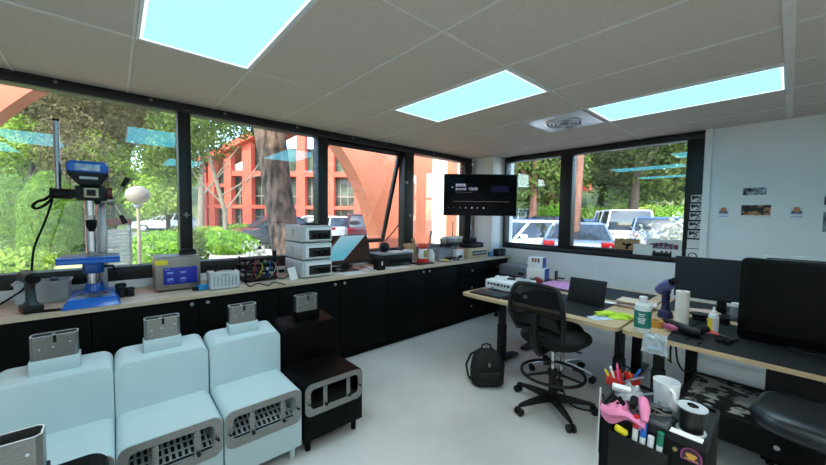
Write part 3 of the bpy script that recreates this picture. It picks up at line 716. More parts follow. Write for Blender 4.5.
# --- boxes and bins at the far end
def bin_(lb, px, py, s, c_, rz=0, cat='bin', dx=0, fill=None, z=CT):
    p = onz(px, py, z); t = thing('storage_bin', lb, cat, (p.x+dx, p.y, z), rz)
    a, b, h_ = s; g = MB(); g.ringplate(rrect(a, b, .012, 3), rrect(a-.008, b-.008, .009, 3), 0, h_, 'z'); g.prism(rrect(a-.004, b-.004, .01, 3), 0, .005, 'z'); g.build('tub', c_, t)
    g = MB(); g.ringplate(rrect(a+.014, b+.014, .016, 3), rrect(a-.002, b-.002, .011, 3), h_-.012, h_+.002, 'z'); g.build('rim', c_, t)
    return t
GLASSY = mat('smoky translucent plastic', (150, 156, 162), .25, alpha=.75)
bin_('smoky translucent bin behind the red-capped dispenser', 432, 257, (.2, .28, .19), GREYP, dx=-.06)
bin_('smoky translucent bin right of the dispenser, lower front one', 446, 260, (.18, .30, .16), GLASSY, dx=-.08)
bin_('grey bin at the window behind the smoky front bin', 444, 254, (.13, .28, .26), DKGREY, dx=.10)
for nm, lb, cat, loc, s, c_, rz in (
    ('carton', 'brown cardboard carton tilted on its corner at the window frame, left of the grey bins', 'carton', (-3.46, 3.02, CT), (.12, .16, .24), CARD, .4),
    ('wall_adapter', 'dark block at the window foot behind the switch box', 'block', (-3.5, 2.905, CT), (.08, .1, .2), DKGREY, 0),
    ('white_carton', 'white carton with a dark picture between the smoky bin and the wooden box', 'carton', (-3.20, 3.72, CT), (.12, .16, .14), WHITEP, 0),
    ('black_radio', 'black radio set on the window ledge behind the white carton', 'radio', (-3.48, 3.98, CT), (.1, .5, .20), BLACKP, 0)):
    t = thing(nm, lb, cat, loc, rz)
    g = MB(); g.box(-s[0]/2, s[0]/2, -s[1]/2, s[1]/2, 0, s[2], .005); g.build('case', c_, t)
    g = MB()
    if c_ is WHITEP: g.box(s[0]/2, s[0]/2+.001, -.05, .04, .02, .06); g.build('picture', BLACKM, t)
    elif c_ is CARD: g.box(s[0]/2, s[0]/2+.001, -.015, .015, 0, s[2]); g.build('tape_strip', mat('tan tape', (150, 110, 70), .4), t)
    else: g.box(s[0]/2, s[0]/2+.001, -s[1]*.3, s[1]*.3, s[2]*.4, s[2]*.8); g.build('front_plate', GREYP, t)
t = thing('tin_box', 'silver tin case standing on the black radio by the window', 'case', (-3.48, 3.93, CT+.2005))
g = MB(); g.box(-.045, .045, -.20, .20, 0, .11, .01); g.build('case', mat('dull silver', (150, 146, 138), .4, .6), t)
g = MB(); g.box(.0452, .047, -.15, .13, .03, .08); g.build('front_label', mat('grey label', (188, 180, 170), .6, rgb2=(120, 110, 105), scale=30), t)
g = MB(); g.cyl((0, -.01, .11), (0, .0, .34), .006, n=8); g.build('aerial', BLACKM, t)
for i, (lb, x, y, ht, r, lean, c_) in enumerate((('grey stick standing up from the grey bin by the window', -3.46, 3.36, .40, .012, .08, GREYP), ('brown paddle stick leaning beside the cardboard carton', -3.44, 3.16, .30, .02, -.10, CARD))):
    g = MB(); g.tube([(0, 0, 0), (0, lean*.5, ht*.55), (0, lean, ht)], [r*.7, r*.8, r*1.2], 8); one(g, 'stick', c_, lb, 'stick', (x, y, CT+.005))
p = C(450, 262); g = MB(); g.lathe([(.001, .004), (.06, .004), (.10, .016), (.104, .02), (.06, .008), (.001, .008)], n=24)
t = thing('plate', 'shallow pale plate of yellow parts in front of the smoky bins', 'plate', (p.x-.07, p.y, CT)); g.build('dish', PAPER, t)
g = MB()
for i in range(10):
    a = random.uniform(0, 6.28); q = random.uniform(0, .05); g.boxc((q*math.cos(a), q*math.sin(a), .016+.004*i/3), (.03, .014, .01), (0, 0, a), .003)
g.build('parts_heap', YELLOWP, t)
p = C(464, 261); t = thing('tool_case', 'flat black case lying between the plate and the wooden box', 'case', (-3.19, 3.56, CT)); g = MB(); g.box(-.1, .1, -.09, .09, 0, .04, .008); g.build('case', BLACKP, t); g = MB(); g.box(.1, .106, -.02, .02, .012, .028, .002); g.build('clasp', STEEL, t)
t = thing('wooden_box', 'pale wooden box with a dark slot, standing near the column end of the counter', 'box', (-3.185, 4.06, CT))
g = MB(); g.box(-.11, .105, -.235, .235, 0, .155, .004); bd = g.build('body', WOOD, t)
g = MB(); g.box(.1052, .1065, -.14, .2, .045, .11); g.build('dark_slot', DKGREY, t)
g = MB(); g.box(.1065, .108, -.12, .18, .07, .085); g.build('silver_strip', ALU, t)
t = thing('radio_pack', 'black shoulder bag lying on top of the pale wooden box', 'bag', (-3.19, 4.03, CT+.1555))
g = MB(); g.box(-.09, .09, -.19, .19, 0, .075, .02); g.box(-.07, .06, -.15, .06, .075, .145, .02); g.build('body', BLACKM, t)
g = MB(); g.box(.0905, .094, -.1, .1, .02, .05, .002); g.build('pocket', BLACKP, t)
t = thing('blue_tin', 'small pale blue tin between the wooden box and the black speaker pair', 'tin', (-3.10, 4.40, CT)); g = MB(); g.box(-.03, .03, -.04, .04, 0, .075, .006); g.build('tin', mat('pale blue tin', (90, 150, 190), .4), t); g = MB(); g.box(-.031, .031, -.041, .041, .06, .064); g.build('lid_seam', BLUEP, t)
for i, y in enumerate((4.515, 4.625)):
    t = thing('desk_speaker', ('left' if i == 0 else 'right')+' one of two small black speakers at the end of the counter', 'speaker', (-3.055, y, CT), group='small black speakers on the counter end')
    g = MB(); g.box(-.05, .05, -.05, .05, 0, .115, .008); g.build('cabinet', BLACKP, t)
    g = MB(); g.lathe([(.034, 0), (.034, .003), (.026, .005), (.012, .001), (.001, .004)], (.05, 0, .06), 18, M=Matrix.Rotation(PI/2, 3, 'Y')); g.build('cone', DKGREY, t)
# ============================================================ TELEVISION on the column
d = ray(480.5, 195); pc = d*(4.72/d.dot(CF)) + Vector((0, 0, H))
fw = -Vector((CF.x, CF.y, 0)).normalized(); rz = math.atan2(fw.y, fw.x)+.01
t = thing('television', 'black wall television on a swing arm at the corner column, showing a dark menu', 'television', pc, rz)
W2, H2 = 1.032/2, .585/2
g = MB(); g.box(-.05, 0, -W2, W2, -H2, H2, .006); g.build('housing', BLACKP, t)
M_SCR = emit('dark screen picture', (16, 17, 22), 1.0)
g = MB(); g.box(.0002, .0012, -W2+.012, W2-.012, -H2+.014, H2-.012); sc_ = g.build('screen', [mat('black television glass', (4, 4, 6), .15, spec=.12)], t)
M_TXT = emit('screen white', (190, 192, 220), .7); M_DIM = emit('screen grey', (140, 130, 128), .45); M_BLU = emit('screen dark blue', (22, 24, 44), 1)
RT = (PI/2, 0, PI/2)
text_mesh('Journal', .052, 'programme_title', M_TXT, sc_, (.0014, -W2+.165, H2-.225), RT, bold=.0012)
text_mesh('13h30', .052, 'programme_time', M_TXT, sc_, (.0014, -W2+.342, H2-.225), RT, bold=.0012)
text_mesh('INFOS', .050, 'channel_name', M_TXT, sc_, (.0014, -W2+.165, H2-.175), RT, bold=.003)
text_mesh('En direct - aujourd\'hui', .026, 'small_line', M_DIM, sc_, (.0014, -W2+.165, H2-.265), RT)
g = MB(); g.box(.0013, .0018, -W2+.135, W2-.10, -.095, -.089); g.build('progress_bar', M_DIM, sc_)
g = MB(); g.box(.0013, .0018, W2-.37, W2-.12, .04, .13); g.build('picture_tile', M_BLU, sc_)
for k in range(7):
    g = MB(); y = -W2+.065+.083*k; s = .006 if k < 2 else .010
    if k % 2: g.prism([(y-s, -.182-s), (y+s, -.182), (y-s, -.182+s)], .0013, .0018, 'x')
    else: g.box(.0013, .0018, y-s, y+s, -.182-s, -.182+s, .0)
    g.build('menu_icon', M_DIM if k < 3 else M_TXT, sc_)
g = MB(); g.lathe([(.010, 0), (.010, .0006), (.001, .0006)], (.0013, -W2+.118, H2-.19), 12, M=Matrix.Rotation(PI/2, 3, 'Y')); g.build('menu_dot', M_TXT, sc_)
# swing arm from the column (in the television's own axes)
Tm = Matrix.Translation(pc) @ Matrix.Rotation(rz, 4, 'Z'); cp = Tm.inverted() @ Vector((-3.30, 4.50, pc.z))
g = MB(); g.box(-.062, -.05, -.1, .1, -.1, .1, .003); g.tube([(-.06, 0, 0), (-.12, .06, 0), tuple(cp)], .02, 8); g.build('swing_arm', BLACKM, t)
g = MB(); g.boxc(tuple(cp), (.03, .12, .2), (0, 0, -rz-PI/2), .003); g.build('wall_plate', BLACKM, t)
# ============================================================ DESKS
D = lambda px, py: onz(px, py, DT)
M_MAT = mat('black desk mat', (22, 25, 28), .6, var=.12, scale=30, spec=.3)
def rounded_slab(x0, x1, y0, y1, r):
    return rrect(x1-x0, y1-y0, r, 5)
def desk(x0, x1, y0, y1, label, mats_=(), legs=(), foot=None):
    cx, cy = (x0+x1)/2, (y0+y1)/2
    t = thing('desk', label, 'desk', (cx, cy, 0), group='sit-stand desks')
    g = MB(); g.prism(rounded_slab(x0, x1, y0, y1, .05), DT-.028, DT-.0005, 'z'); g.build('desktop', WOOD, t)
    for a, b, c, d in mats_:
        g = MB(); g.box(a-cx, b-cx, c-cy, d-cy, DT-.001, DT, .0); g.build('desk_mat', M_MAT, t)
    for lx in legs:
        g = MB(); g.box(lx-cx-.04, lx-cx+.04, -.03, .03, .04, .40, .004); g.box(lx-cx-.032, lx-cx+.032, -.024, .024, .40, DT-.06, .004); g.box(lx-cx-.03, lx-cx+.03, -.25, .25, DT-.065, DT-.03, .004); lg = g.build('leg', BLACKP, t)
        a, b = foot or (-.33, .33)
        g = MB(); g.prism([(a, .008), (b, .008), (b, .03), (.06, .06), (-.06, .06), (a, .03)], lx-cx-.04, lx-cx+.04, 'x', bev=.006); g.build('foot', BLACKP, lg)
        for yy in (a+.03, b-.03): q = MB(); q.cyl((lx-cx, yy, 0), (lx-cx, yy, .009), .02, n=10); q.build('levelling_pad', RUBBER, lg)
    if len(legs) > 1:
        g = MB(); g.box(legs[0]-cx, legs[-1]-cx, -.02, .02, DT-.075, DT-.035); g.build('cross_beam', BLACKP, t)
    return t
desk(-2.18, -.765, 2.60, 3.405, 'pale wood desk with a black mat nearest the counter, holding the white projector', [(-2.08, -1.0, 2.70, 3.36)], (-1.95, -.86), (-.30, .28))
desk(-2.18, -.765, 3.42, 4.12, 'pale wood desk behind, against the window side, holding the pink sheet', [(-1.97, -.85, 3.47, 4.05)], (-1.95, -.93), (-.33, .30))
desk(-.745, .70, 2.60, 3.405, 'pale-edged black-topped desk on the right under the big black screen', [(-.50, .69, 2.606, 3.36)], (-.60, .55), (-.30, .28))
desk(-.745, .70, 3.42, 4.12, 'right rear desk by the white wall carrying the grey monitor', [(-.70, .66, 3.47, 4.05)], (-.52, .55), (-.33, .30))
# --- projector, laptop and what lies with them
t = thing('projector', 'white projector with a row of ports on the left end of the front desk', 'projector', (-1.925, 3.09, DT))
g = MB(); g.box(-.21, .215, -.15, .16, .008, .105, .014, seg=3); bd = g.build('body', WHITEP, t)
g = MB(); g.box(-.185, .12, -.1515, -.148, .05, .085); pp = g.build('port_panel', LTGREY, t)
g = MB()
for k, (x, w_) in enumerate(((-.17, .02), (-.135, .02), (-.10, .025), (-.06, .03), (-.01, .018), (.025, .018), (.06, .025))): g.box(x, x+w_, -.1535, -.151, .058, .076)
g.box(-.12, -.10, -.1535, -.151, .025, .036); g.build('ports', BLACKM, pp)
g = MB()
for x in np.linspace(-.14, .14, 12): g.box(x-.004, x+.004, .04, .12, .1052, .1062)
g.build('vent_slots', LTGREY, bd)
for sx in (-.17, .17):
    for sy in (-.11, .12): g = MB(); g.cyl((sx, sy, 0), (sx, sy, .009), .014, n=10); g.build('foot', RUBBER, t)
PT = DT+.1055
for nm, lb, cat, x, y, s, c_, rz in (
    ('white_gadget', 'white gadget lying on the left half of the white projector', 'gadget', -2.03, 3.10, (.13, .09, .025), WHITEP, .3),
    ('white_gadget', 'white gadget lying on the right half of the white projector', 'gadget', -1.80, 3.13, (.14, .08, .03), LTGREY, -.2),
    ('remote_control', 'black remote control lying across the white projector', 'remote control', -1.91, 3.13, (.15, .04, .016), BLACKP, .5)):
    t = thing(nm, lb, cat, (x, y, PT+.001), rz)
    g = MB(); g.box(-s[0]/2, s[0]/2, -s[1]/2, s[1]/2, 0, s[2], .006); g.build('case', c_, t)
    g = MB(); g.box(-s[0]*.3, s[0]*.3, -s[1]*.25, s[1]*.25, s[2], s[2]+.002, .001); g.build('button_field', DKGREY if c_ is not DKGREY else GREYP, t)
g = cable([(-2.1, 3.0, PT+.006), (-2.0, 3.04, PT+.006), (-1.92, 3.02, PT+.006), (-1.84, 3.06, PT+.006), (-1.75, 3.03, PT+.006)], .005); one(g, 'cable', WHITEP, 'white cable lying along the front of the projector top', 'cable')
t = thing('laptop', 'closed black laptop lying flat in front of the white projector', 'laptop', (-1.94, 2.765, DT), .03)
g = MB(); g.box(-.175, .175, -.105, .105, .002, .012, .003); g.build('base', BLACKP, t)
g = MB(); g.box(-.175, .175, -.105, .105, .013, .019, .003); g.build('lid', mat('dark slate lid', (44, 47, 51), .4), t)
g = MB(); g.box(-.12, .12, .1, .107, .006, .016, .002); g.build('hinge', BLACKM, t)
g = MB(); g.box(-.1, .1, -.04, .04, 0, .018, .006); one(g, 'mouse_pad', BLACKM, 'thin black wallet right of the closed laptop at the desk edge', 'wallet', (-1.66, 2.74, DT), .3)
g = MB(); g.ell((0, 0, .018), (.03, .055, .018), 16, 8); one(g, 'mouse', WHITEP, 'white computer mouse half hidden behind the chair backrest on the front desk', 'mouse', (-1.62, 2.86, DT), .5)
# boxes on the rear desk
MBLUE = mat('blue carton print', (40, 80, 150), .6)
t = thing('carton', 'white carton with a blue side, lower of two on the rear desk by the window', 'carton', (-2.06, 3.93, DT), .16)
g = MB(); g.box(-.11, .11, -.09, .09, 0, .14, .002); g.build('box', PAPER, t); g = MB(); g.box(.1101, .111, -.09, .09, .0, .14); g.build('blue_side', MBLUE, t)
t = thing('carton', 'white carton with brown printing and a blue side, upper of two on the rear desk', 'carton', (-2.075, 3.925, DT+.1405), .20)
g = MB(); g.box(-.09, .09, -.075, .075, 0, .13, .002); g.build('box', PAPER, t); g = MB(); g.box(.0901, .091, -.075, .075, 0, .13); g.build('blue_side', MBLUE, t)
g = MB()
for k in range(3): g.box(-.04+.035*k, -.015+.035*k, -.0762, -.0751, .075, .125)
g.build('brown_print', mat('brown print', (120, 84, 66), .7), t)
t = thing('bracket', 'dark metal bracket sticking out behind the lower white carton', 'bracket', (-1.86, 4.0, DT))
g = MB(); g.box(-.01, .01, -.02, .02, 0, .12); g.box(-.01, .10, -.02, .02, .03, .045); g.build('angle', DKGREY, t)
p = D(531, 285); t = thing('green_pot', 'small white pot with a green top beside the projector', 'pot', (p.x+.02, p.y, DT)); g = MB(); g.lathe([(.03, 0), (.035, .06), (.001, .06)], n=16); g.build('pot', WHITEP, t)
g = MB(); g.box(-.04, .03, -.02, .02, .06, .08, .008); g.build('green_top', mat('dark green', (40, 92, 60), .6), t)
p = D(536, 285); g = MB(); g.hull8([(-.03,-.03,0),(.03,-.03,0),(.03,.03,0),(-.03,.03,0),(-.045,-.03,.09),(.035,-.03,.07),(.035,.03,.07),(-.045,.03,.09)], .006); one(g, 'red_case', mat('dark red case', (140, 24, 44), .5), 'small dark red case between the projector and the pink sheet', 'case', (p.x+.02, p.y+.02, DT))
t = thing('pink_sheet', 'pink sheet lying on the black mat of the rear desk', 'sheet', (-1.69, 3.80, DT), -.08)
g = MB(); g.box(-.2, .2, -.21, .21, .0005, .004); g.build('sheet', mat('pink sheet', (216, 150, 200), .7, var=.03), t)
g = MB(); g.box(-.02, .1, -.15, -.149, .004, .0045); g.build('fold_line', PINKP, t)
# tablet on its stand
p = D(585, 304); t = thing('tablet', 'black tablet standing upright on the front desk right of the chair', 'tablet', (-1.175, 3.10, DT), .02)
Rt = Matrix.Translation((0, 0, .004)) @ Matrix.Rotation(-.30, 4, 'X')
g = MB(); g.box(-.155, .155, -.009, 0, 0, .225, .004, M=Rt); g.build('shell', mat('black slate shell', (14, 15, 17), .6, spec=.25), t)
g = MB(); g.box(-.145, .145, .0, .001, .01, .215, M=Rt); g.build('screen', BLACKG, t)
g = MB(); g.boxc((0, .10, .07), (.20, .006, .16), (.62, 0, 0), .002); g.build('kickstand', BLACKP, t)
# gloves, papers
LIME = mat('lime rubber glove', (188, 226, 52), .55, var=.1, scale=20, bump=.2)
def blob(cx, cy, rx, ry, h_, seed, ph=1.0):
    rnd = random.Random(seed); a = [rnd.uniform(0, 6) for _ in range(6)]
    def fn(u, v):
        r = u; th = v*2*PI
        rr = 1+.16*math.sin(3*th+a[0])+.10*math.sin(5*th+a[1])
        x, y = cx+rx*rr*r*math.cos(th), cy+ry*rr*r*math.sin(th)
        z = h_*(1-r**3)*(.65+.35*math.sin(9*x/rx*ph+a[2])*math.cos(8*y/ry*ph+a[3]))
        return (x, y, max(z, .0)+.003)
    return fn
t = thing('rubber_glove', 'lime yellow rubber gloves crumpled on the front desk left of the green bottle', 'gloves', tuple(D(617, 318)), .2, None)
g = MB(); g.grid(blob(0, 0, .07, .055, .045, 3), 8, 28, .002); g.build('palm', LIME, t)
for k, (a, ln) in enumerate(((2.6, .10), (3.0, .12), (3.5, .11), (.2, .10), (.7, .08))):
    d = Vector((math.cos(a), math.sin(a), 0)); g = MB(); g.tube([d*.03+Vector((0,0,.03)), d*.07+Vector((0,0,.026)), d*(.05+ln*.6)+Vector((0,0,.016)), d*(.04+ln)+Vector((0,0,.012))], [.012, .013, .011, .005], 8); g.build('finger', LIME, t)
sheet('paper_sheet', 'blue-white printed paper left of the lime gloves on the front desk', 600, 318, .10, .16, -.6, mat('printed paper', (206, 216, 226), .8, rgb2=(150, 176, 206), scale=20), z=DT)
sheet('paper_sheet', 'white paper on the rear edge of the front desk beside the tablet', 612, 303, .14, .08, .1, z=DT, k=1)
PADS = [mat('beige card', (206, 186, 166), .8), mat('pinkish card', (200, 168, 156), .8), PAPER]
ps = [(627, 312), (630, 309), (634, 306), (642, 306)]
p = D(632, 309)
for k in range(7):
    g = MB(); a, b = random.uniform(.10, .14), random.uniform(.07, .10); g.box(-a, a, -b, b, 0, .0065, .001)
    one(g, 'card_pad', PADS[k % 3], ['lowest beige card', 'second lowest pinkish card', 'third white card from the bottom', 'middle beige card', 'third pinkish card from the top', 'second white card from the top', 'topmost beige card'][k]+' of the stack behind the green bottle', 'card', (p.x+random.uniform(-.02, .02), p.y+.10+random.uniform(-.02, .02), DT+.0005+.0075*k), random.uniform(-.3, .3), 'stack of cards behind the green bottle')
# green bottle
p = D(640, 333); t = thing('spray_bottle', 'white bottle with a wide green label at the desk edge', 'bottle', (p.x, p.y+.045, DT))
g = MB(); g.lathe([(.001, 0), (.045, 0), (.049, .006), (.049, .165), (.046, .185), (.03, .20), (.022, .205), (.022, .21), (.001, .21)], n=28); bd = g.build('body', mat('milky bottle', (216, 222, 220), .35), t)
g = MB(); g.lathe([(.0495, .035), (.0496, .035), (.0496, .15), (.0495, .15)], n=28); lb_ = g.build('label', mat('green label', (26, 118, 104), .45), t)
g = MB(); g.lathe([(.025, .205), (.025, .238), (.022, .242), (.001, .242)], n=20); g.build('cap', WHITEP, t)
g = MB()
for z, w_ in ((.128, .5), (.115, .35), (.10, .6), (.09, .55), (.08, .5), (.07, .45)):
    g.grid(lambda u, v, z=z, w_=w_: (.0502*math.cos(-1.45+w_*(u-.5)*1.6), .0502*math.sin(-1.45+w_*(u-.5)*1.6), z-.0025+.005*v), 8, 1)
g.build('label_lines', PRINTW, lb_)
# heat gun standing on its tail, paper roll
p = D(664, 318); LILAC = mat('lilac blue plastic', (86, 88, 146), .4); PURP = mat('dark purple plastic', (34, 30, 76), .45)
t = thing('heat_gun', 'purple cordless heat gun standing upright beside the white paper roll', 'heat gun', (p.x, p.y+.03, DT), -.75)
g = MB(); g.lathe([(.05, 0), (.052, .012), (.044, .05), (.03, .06)], n=20); g.build('foot', PURP, t)
g = MB(); g.skin([g.ring([(x+dx, y, z) for x, y in rrect(a, b, .014, 4)]) for z, a, b, dx in ((.04, .05, .055, 0), (.10, .045, .045, .0), (.17, .045, .045, -.004), (.215, .06, .05, 0))]); g.build('grip', PURP, t)
Rh = Matrix.Translation((-.005, 0, .245)) @ Matrix.Rotation(.95, 4, 'Y')
g = MB(); g.lathe([(.001, -.10), (.022, -.098), (.036, -.085), (.043, -.04), (.042, .03), (.034, .055), (.03, .07)], n=20, M=None); 
for v in g.bm.verts: v.co = Rh @ v.co
g.build('housing', LILAC, t)
g = MB(); g.cyl(Rh @ Vector((0, 0, .068)), Rh @ Vector((0, 0, .11)), .026, .022, 18); g.build('nozzle', BLACKM, t)
g = MB(); g.box(.02, .036, -.009, .009, .14, .18, .004); g.build('trigger', BLACKP, t)
p = D(680, 326); t = thing('paper_roll', 'white roll of kitchen paper standing beside the purple heat gun', 'paper roll', (p.x, p.y+.04, DT))
g = MB(); g.ringplate([(.041*math.cos(a), .041*math.sin(a)) for a in np.linspace(0, 2*PI, 28, endpoint=False)], [(.02*math.cos(a), .02*math.sin(a)) for a in np.linspace(0, 2*PI, 28, endpoint=False)], 0, .248, 'z'); g.build('roll', mat('quilted paper', (226, 224, 216), .9, var=.04, scale=40, bump=.25, bscale=50), t)
g = MB(); g.ringplate([(.0198*math.cos(a), .0198*math.sin(a)) for a in np.linspace(0, 2*PI, 20, endpoint=False)], [(.017*math.cos(a), .017*math.sin(a)) for a in np.linspace(0, 2*PI, 20, endpoint=False)], .001, .2485, 'z'); g.build('core', CARD, t)
# amber tape, glue gun with pink handle, plastic bag, pliers
p = D(655, 327); t = thing('tape_roll', 'amber tape roll lying behind the black glue gun', 'tape', (p.x, p.y+.02, DT)); g = MB(); g.ringplate([(.045*math.cos(a), .045*math.sin(a)) for a in np.linspace(0, 2*PI, 24, endpoint=False)], [(.028*math.cos(a), .028*math.sin(a)) for a in np.linspace(0, 2*PI, 24, endpoint=False)], 0, .045, 'z'); g.build('tape', mat('amber tape', (196, 140, 62), .4), t)
g = MB(); g.ringplate([(.0278*math.cos(a), .0278*math.sin(a)) for a in np.linspace(0, 2*PI, 20, endpoint=False)], [(.025*math.cos(a), .025*math.sin(a)) for a in np.linspace(0, 2*PI, 20, endpoint=False)], .001, .0445, 'z'); g.build('core', CARD, t)
p = D(676, 334); t = thing('glue_gun', 'black glue gun with a pink grip pad lying at the desk edge', 'glue gun', (p.x+.01, p.y+.04, DT), -.28)
g = MB(); g.tube([(-.13, .06, .045), (-.06, .035, .042), (.02, .01, .036), (.09, -.005, .034), (.12, .0, .036)], [.012, .024, .030, .032, .02], 14); g.build('body', BLACKP, t)
g = MB(); g.tube([(.05, -.0, .034), (.10, .03, .045), (.13, .07, .06)], [.022, .024, .018], 12); g.build('handle', BLACKM, t)
g = MB(); g.ell((-.045, -.022, .03), (.048, .020, .022), 18, 10); g.build('pink_pad', mat('pink grip', (176, 84, 120), .5), t)
g = MB(); g.cyl((-.13, .06, .045), (-.16, .072, .047), .010, .004, 12); g.build('nozzle', mat('amber nozzle', (190, 130, 60), .4), t)
p = D(657, 336); t = thing('plastic_bag', 'crumpled clear plastic bag hanging over the desk edge below the green bottle', 'bag', (p.x, 2.60, DT))
def bagf(u, v):
    s = v*.17; y = .055-s if s < .06 else -.006; z = .004 if s < .06 else .004-(s-.06)
    x = (u-.5)*.115*(1+.25*v); w_ = .006*math.sin(23*u+5*v)+.005*math.sin(17*v+9*u)
    return (x, y-(abs(w_) if s >= .06 else 0)-.0, z+(abs(w_) if s < .06 else 0))
g = MB(); g.grid(bagf, 16, 18, .0006); g.build('film', mat('clear crumpled film', (206, 216, 222), .15, alpha=.55, spec=.9), t)
g = MB(); g.grid(lambda u, v: ((u-.5)*.08, -.014-.001*math.sin(20*u), -.055-.022*v), 6, 2, .0005); g.build('printed_strip', mat('pale blue print strip', (176, 200, 220), .5), t)
p = D(712, 338)
for k, (lb, dx, dy, rz, hc) in enumerate((('black pliers lying open in front of the yellow-labelled bottle', -.03, .03, .4, BLACKP), ('red-handled pliers lying right of the yellow-labelled bottle', .05, .05, -.5, REDP), ('black cutters with their jaws towards the desk edge, by the big screen', .10, .03, 1.2, BLACKP))):
    t = thing('pliers', lb, 'pliers', (p.x+dx, p.y+dy, DT), rz)
    for s in (-1, 1):
        g = MB(); g.tube([(-.02, 0, .012), (-.06, s*.012, .012), (-.13, s*.024, .012)], [.008, .013, .011], 8); g.build('handle', hc, t)
    g = MB(); g.hull8([(-.025,-.011,.004),(.05,-.004,.004),(.05,.004,.004),(-.025,.011,.004),(-.025,-.011,.02),(.05,-.003,.017),(.05,.003,.017),(-.025,.011,.02)], .002); g.build('jaws', DKGREY, t)
p = D(712, 334); t = thing('glue_bottle', 'white bottle with a yellow label and pointed white cap, near the big screen', 'bottle', (p.x, p.y+.03, DT))
g = MB(); g.lathe([(.001, 0), (.028, 0), (.028, .005), (.028, .115), (.022, .131), (.013, .137), (.001, .137)], n=22); g.build('body', WHITEP, t)
g = MB(); g.lathe([(.0282, .015), (.0284, .015), (.0284, .105), (.0282, .105)], n=22); lb_ = g.build('label', mat('pale label', (206, 208, 204), .5), t)
g = MB(); g.grid(lambda u, v: (.0287*math.cos(-3.1+1.45*u), .0287*math.sin(-3.1+1.45*u), .018+.085*v), 10, 2, .0004); g.build('yellow_stripe', YELLOWP, lb_)
g = MB(); g.lathe([(.014, .135), (.014, .149), (.008, .154), (.005, .180), (.001, .181)], n=16); g.build('cap', WHITEP, t)
for nm, lb, px, py, r, h_, c_ in (('black_reel', 'black reel of wire behind the yellow-labelled bottle', 722, 325, .045, .05, BLACKP), ('black_reel', 'dark reel of wire between the paper roll and the yellow-labelled bottle', 698, 322, .05, .06, DKGREY)):
    p = D(px, py); t = thing(nm, lb, 'reel', (p.x, p.y+.04, DT)); g = MB(); g.lathe([(r, 0), (r, .006), (r*.82, .007), (r*.82, h_-.007), (r, h_-.006), (r, h_), (.012, h_), (.011, h_-.004), (.001, h_-.004)], n=24); g.build('reel', c_, t)
    g = MB(); g.lathe([(r*.825, .009), (r*.86, .009), (r*.86, h_-.009), (r*.825, h_-.009)], n=24); g.build('wire_winding', BLACKM, t)
p = D(736, 323); t = thing('glass_jar', 'clear jar with a white lid at the left edge of the big screen', 'jar', (p.x-.01, p.y+.12, DT)); g = MB(); g.lathe([(.001, 0), (.035, 0), (.037, .005), (.037, .09), (.03, .105), (.001, .105)], n=22); g.build('glass', mat('grey glass', (150, 158, 162), .1, alpha=.6), t)
g = MB(); g.lathe([(.032, .10), (.032, .125), (.03, .128), (.001, .128)], n=20); g.build('lid', WHITEP, t)
p = D(697, 316)
for k in range(4):
    g = MB(); g.box(-.09, .09, -.06, .06, 0, .007, .001)
    one(g, 'card_pad', PADS[k % 2], ['lowest', 'second lowest', 'second from the top', 'topmost'][k]+' of the beige cards between the paper roll and grey monitor', 'card', (p.x+.02*k-.03, p.y+.13-.012*k, DT+.0005+.008*k), .25*k-.3, 'beige cards behind the paper roll')
for lb, pts in (('black cable looping on the desk in front of the grey monitor', [(690,328),(700,322),(708,318),(716,322),(726,318)]), ('black cable lying between the glue gun and the pliers', [(686,340),(694,336),(702,340),(698,345)])):
    g = cable([D(*q)+Vector((0, 0, .005)) for q in pts], .004); one(g, 'cable', BLACKM, lb, 'cable')
# --- monitors
t = thing('monitor', 'dark grey widescreen monitor on the rear desk before the white wall', 'monitor', (-.335, 3.62, DT))
g = MB(); g.box(-.305, .305, -.012, .02, .11, .452, .004); hs = g.build('housing', BLACKP, t)
g = MB(); g.box(-.299, .299, -.0135, -.0121, .122, .446); g.build('screen', mat('matt dark screen', (38, 43, 50), .45, spec=.3), t)
g = MB(); g.box(-.03, .03, .02, .045, .012, .25, .006); g.build('stand', BLACKP, t)
g = MB(); g.box(-.12, .12, -.07, .12, 0, .012, .005); g.build('base', BLACKP, t)
t = thing('monitor', 'big glossy black screen with rounded corners standing on the right front desk', 'monitor', (.25, 3.02, DT))
g = MB(); g.prism(rrect(.89, .525, .03, 6, 0, .265), -.005, .05, 'y', bev=.006); hs = g.build('housing', mat('piano black bezel', (5, 5, 6), .25, spec=.25), t)
g = MB(); g.prism(rrect(.80, .44, .006, 2, 0, .285), -.007, -.0052, 'y'); g.build('screen', mat('dark dull screen', (5, 5, 6), .4, spec=.15), t)
g = MB(); g.box(-.2, .2, .05, .12, .08, .42, .02); g.build('rear_cover', BLACKP, t)
g = MB(); g.box(-.22, .22, -.06, .14, 0, .012, .005); g.build('base', BLACKP, t)
t = thing('monitor', 'monitor behind the big black screen, only its pale top edge showing', 'monitor', (.20, 3.80, DT))
g = MB(); g.box(-.32, .32, -.012, .02, .12, .502, .004); g.build('housing', LTGREY, t)
g = MB(); g.box(-.305, .305, -.0135, -.0121, .135, .478); g.build('screen', BLACKG, t)
g = MB(); g.box(-.03, .03, .02, .04, .01, .3, .005); g.build('stand', LTGREY, t)
g = MB(); g.box(-.12, .12, -.08, .1, 0, .012, .005); g.build('base', LTGREY, t)
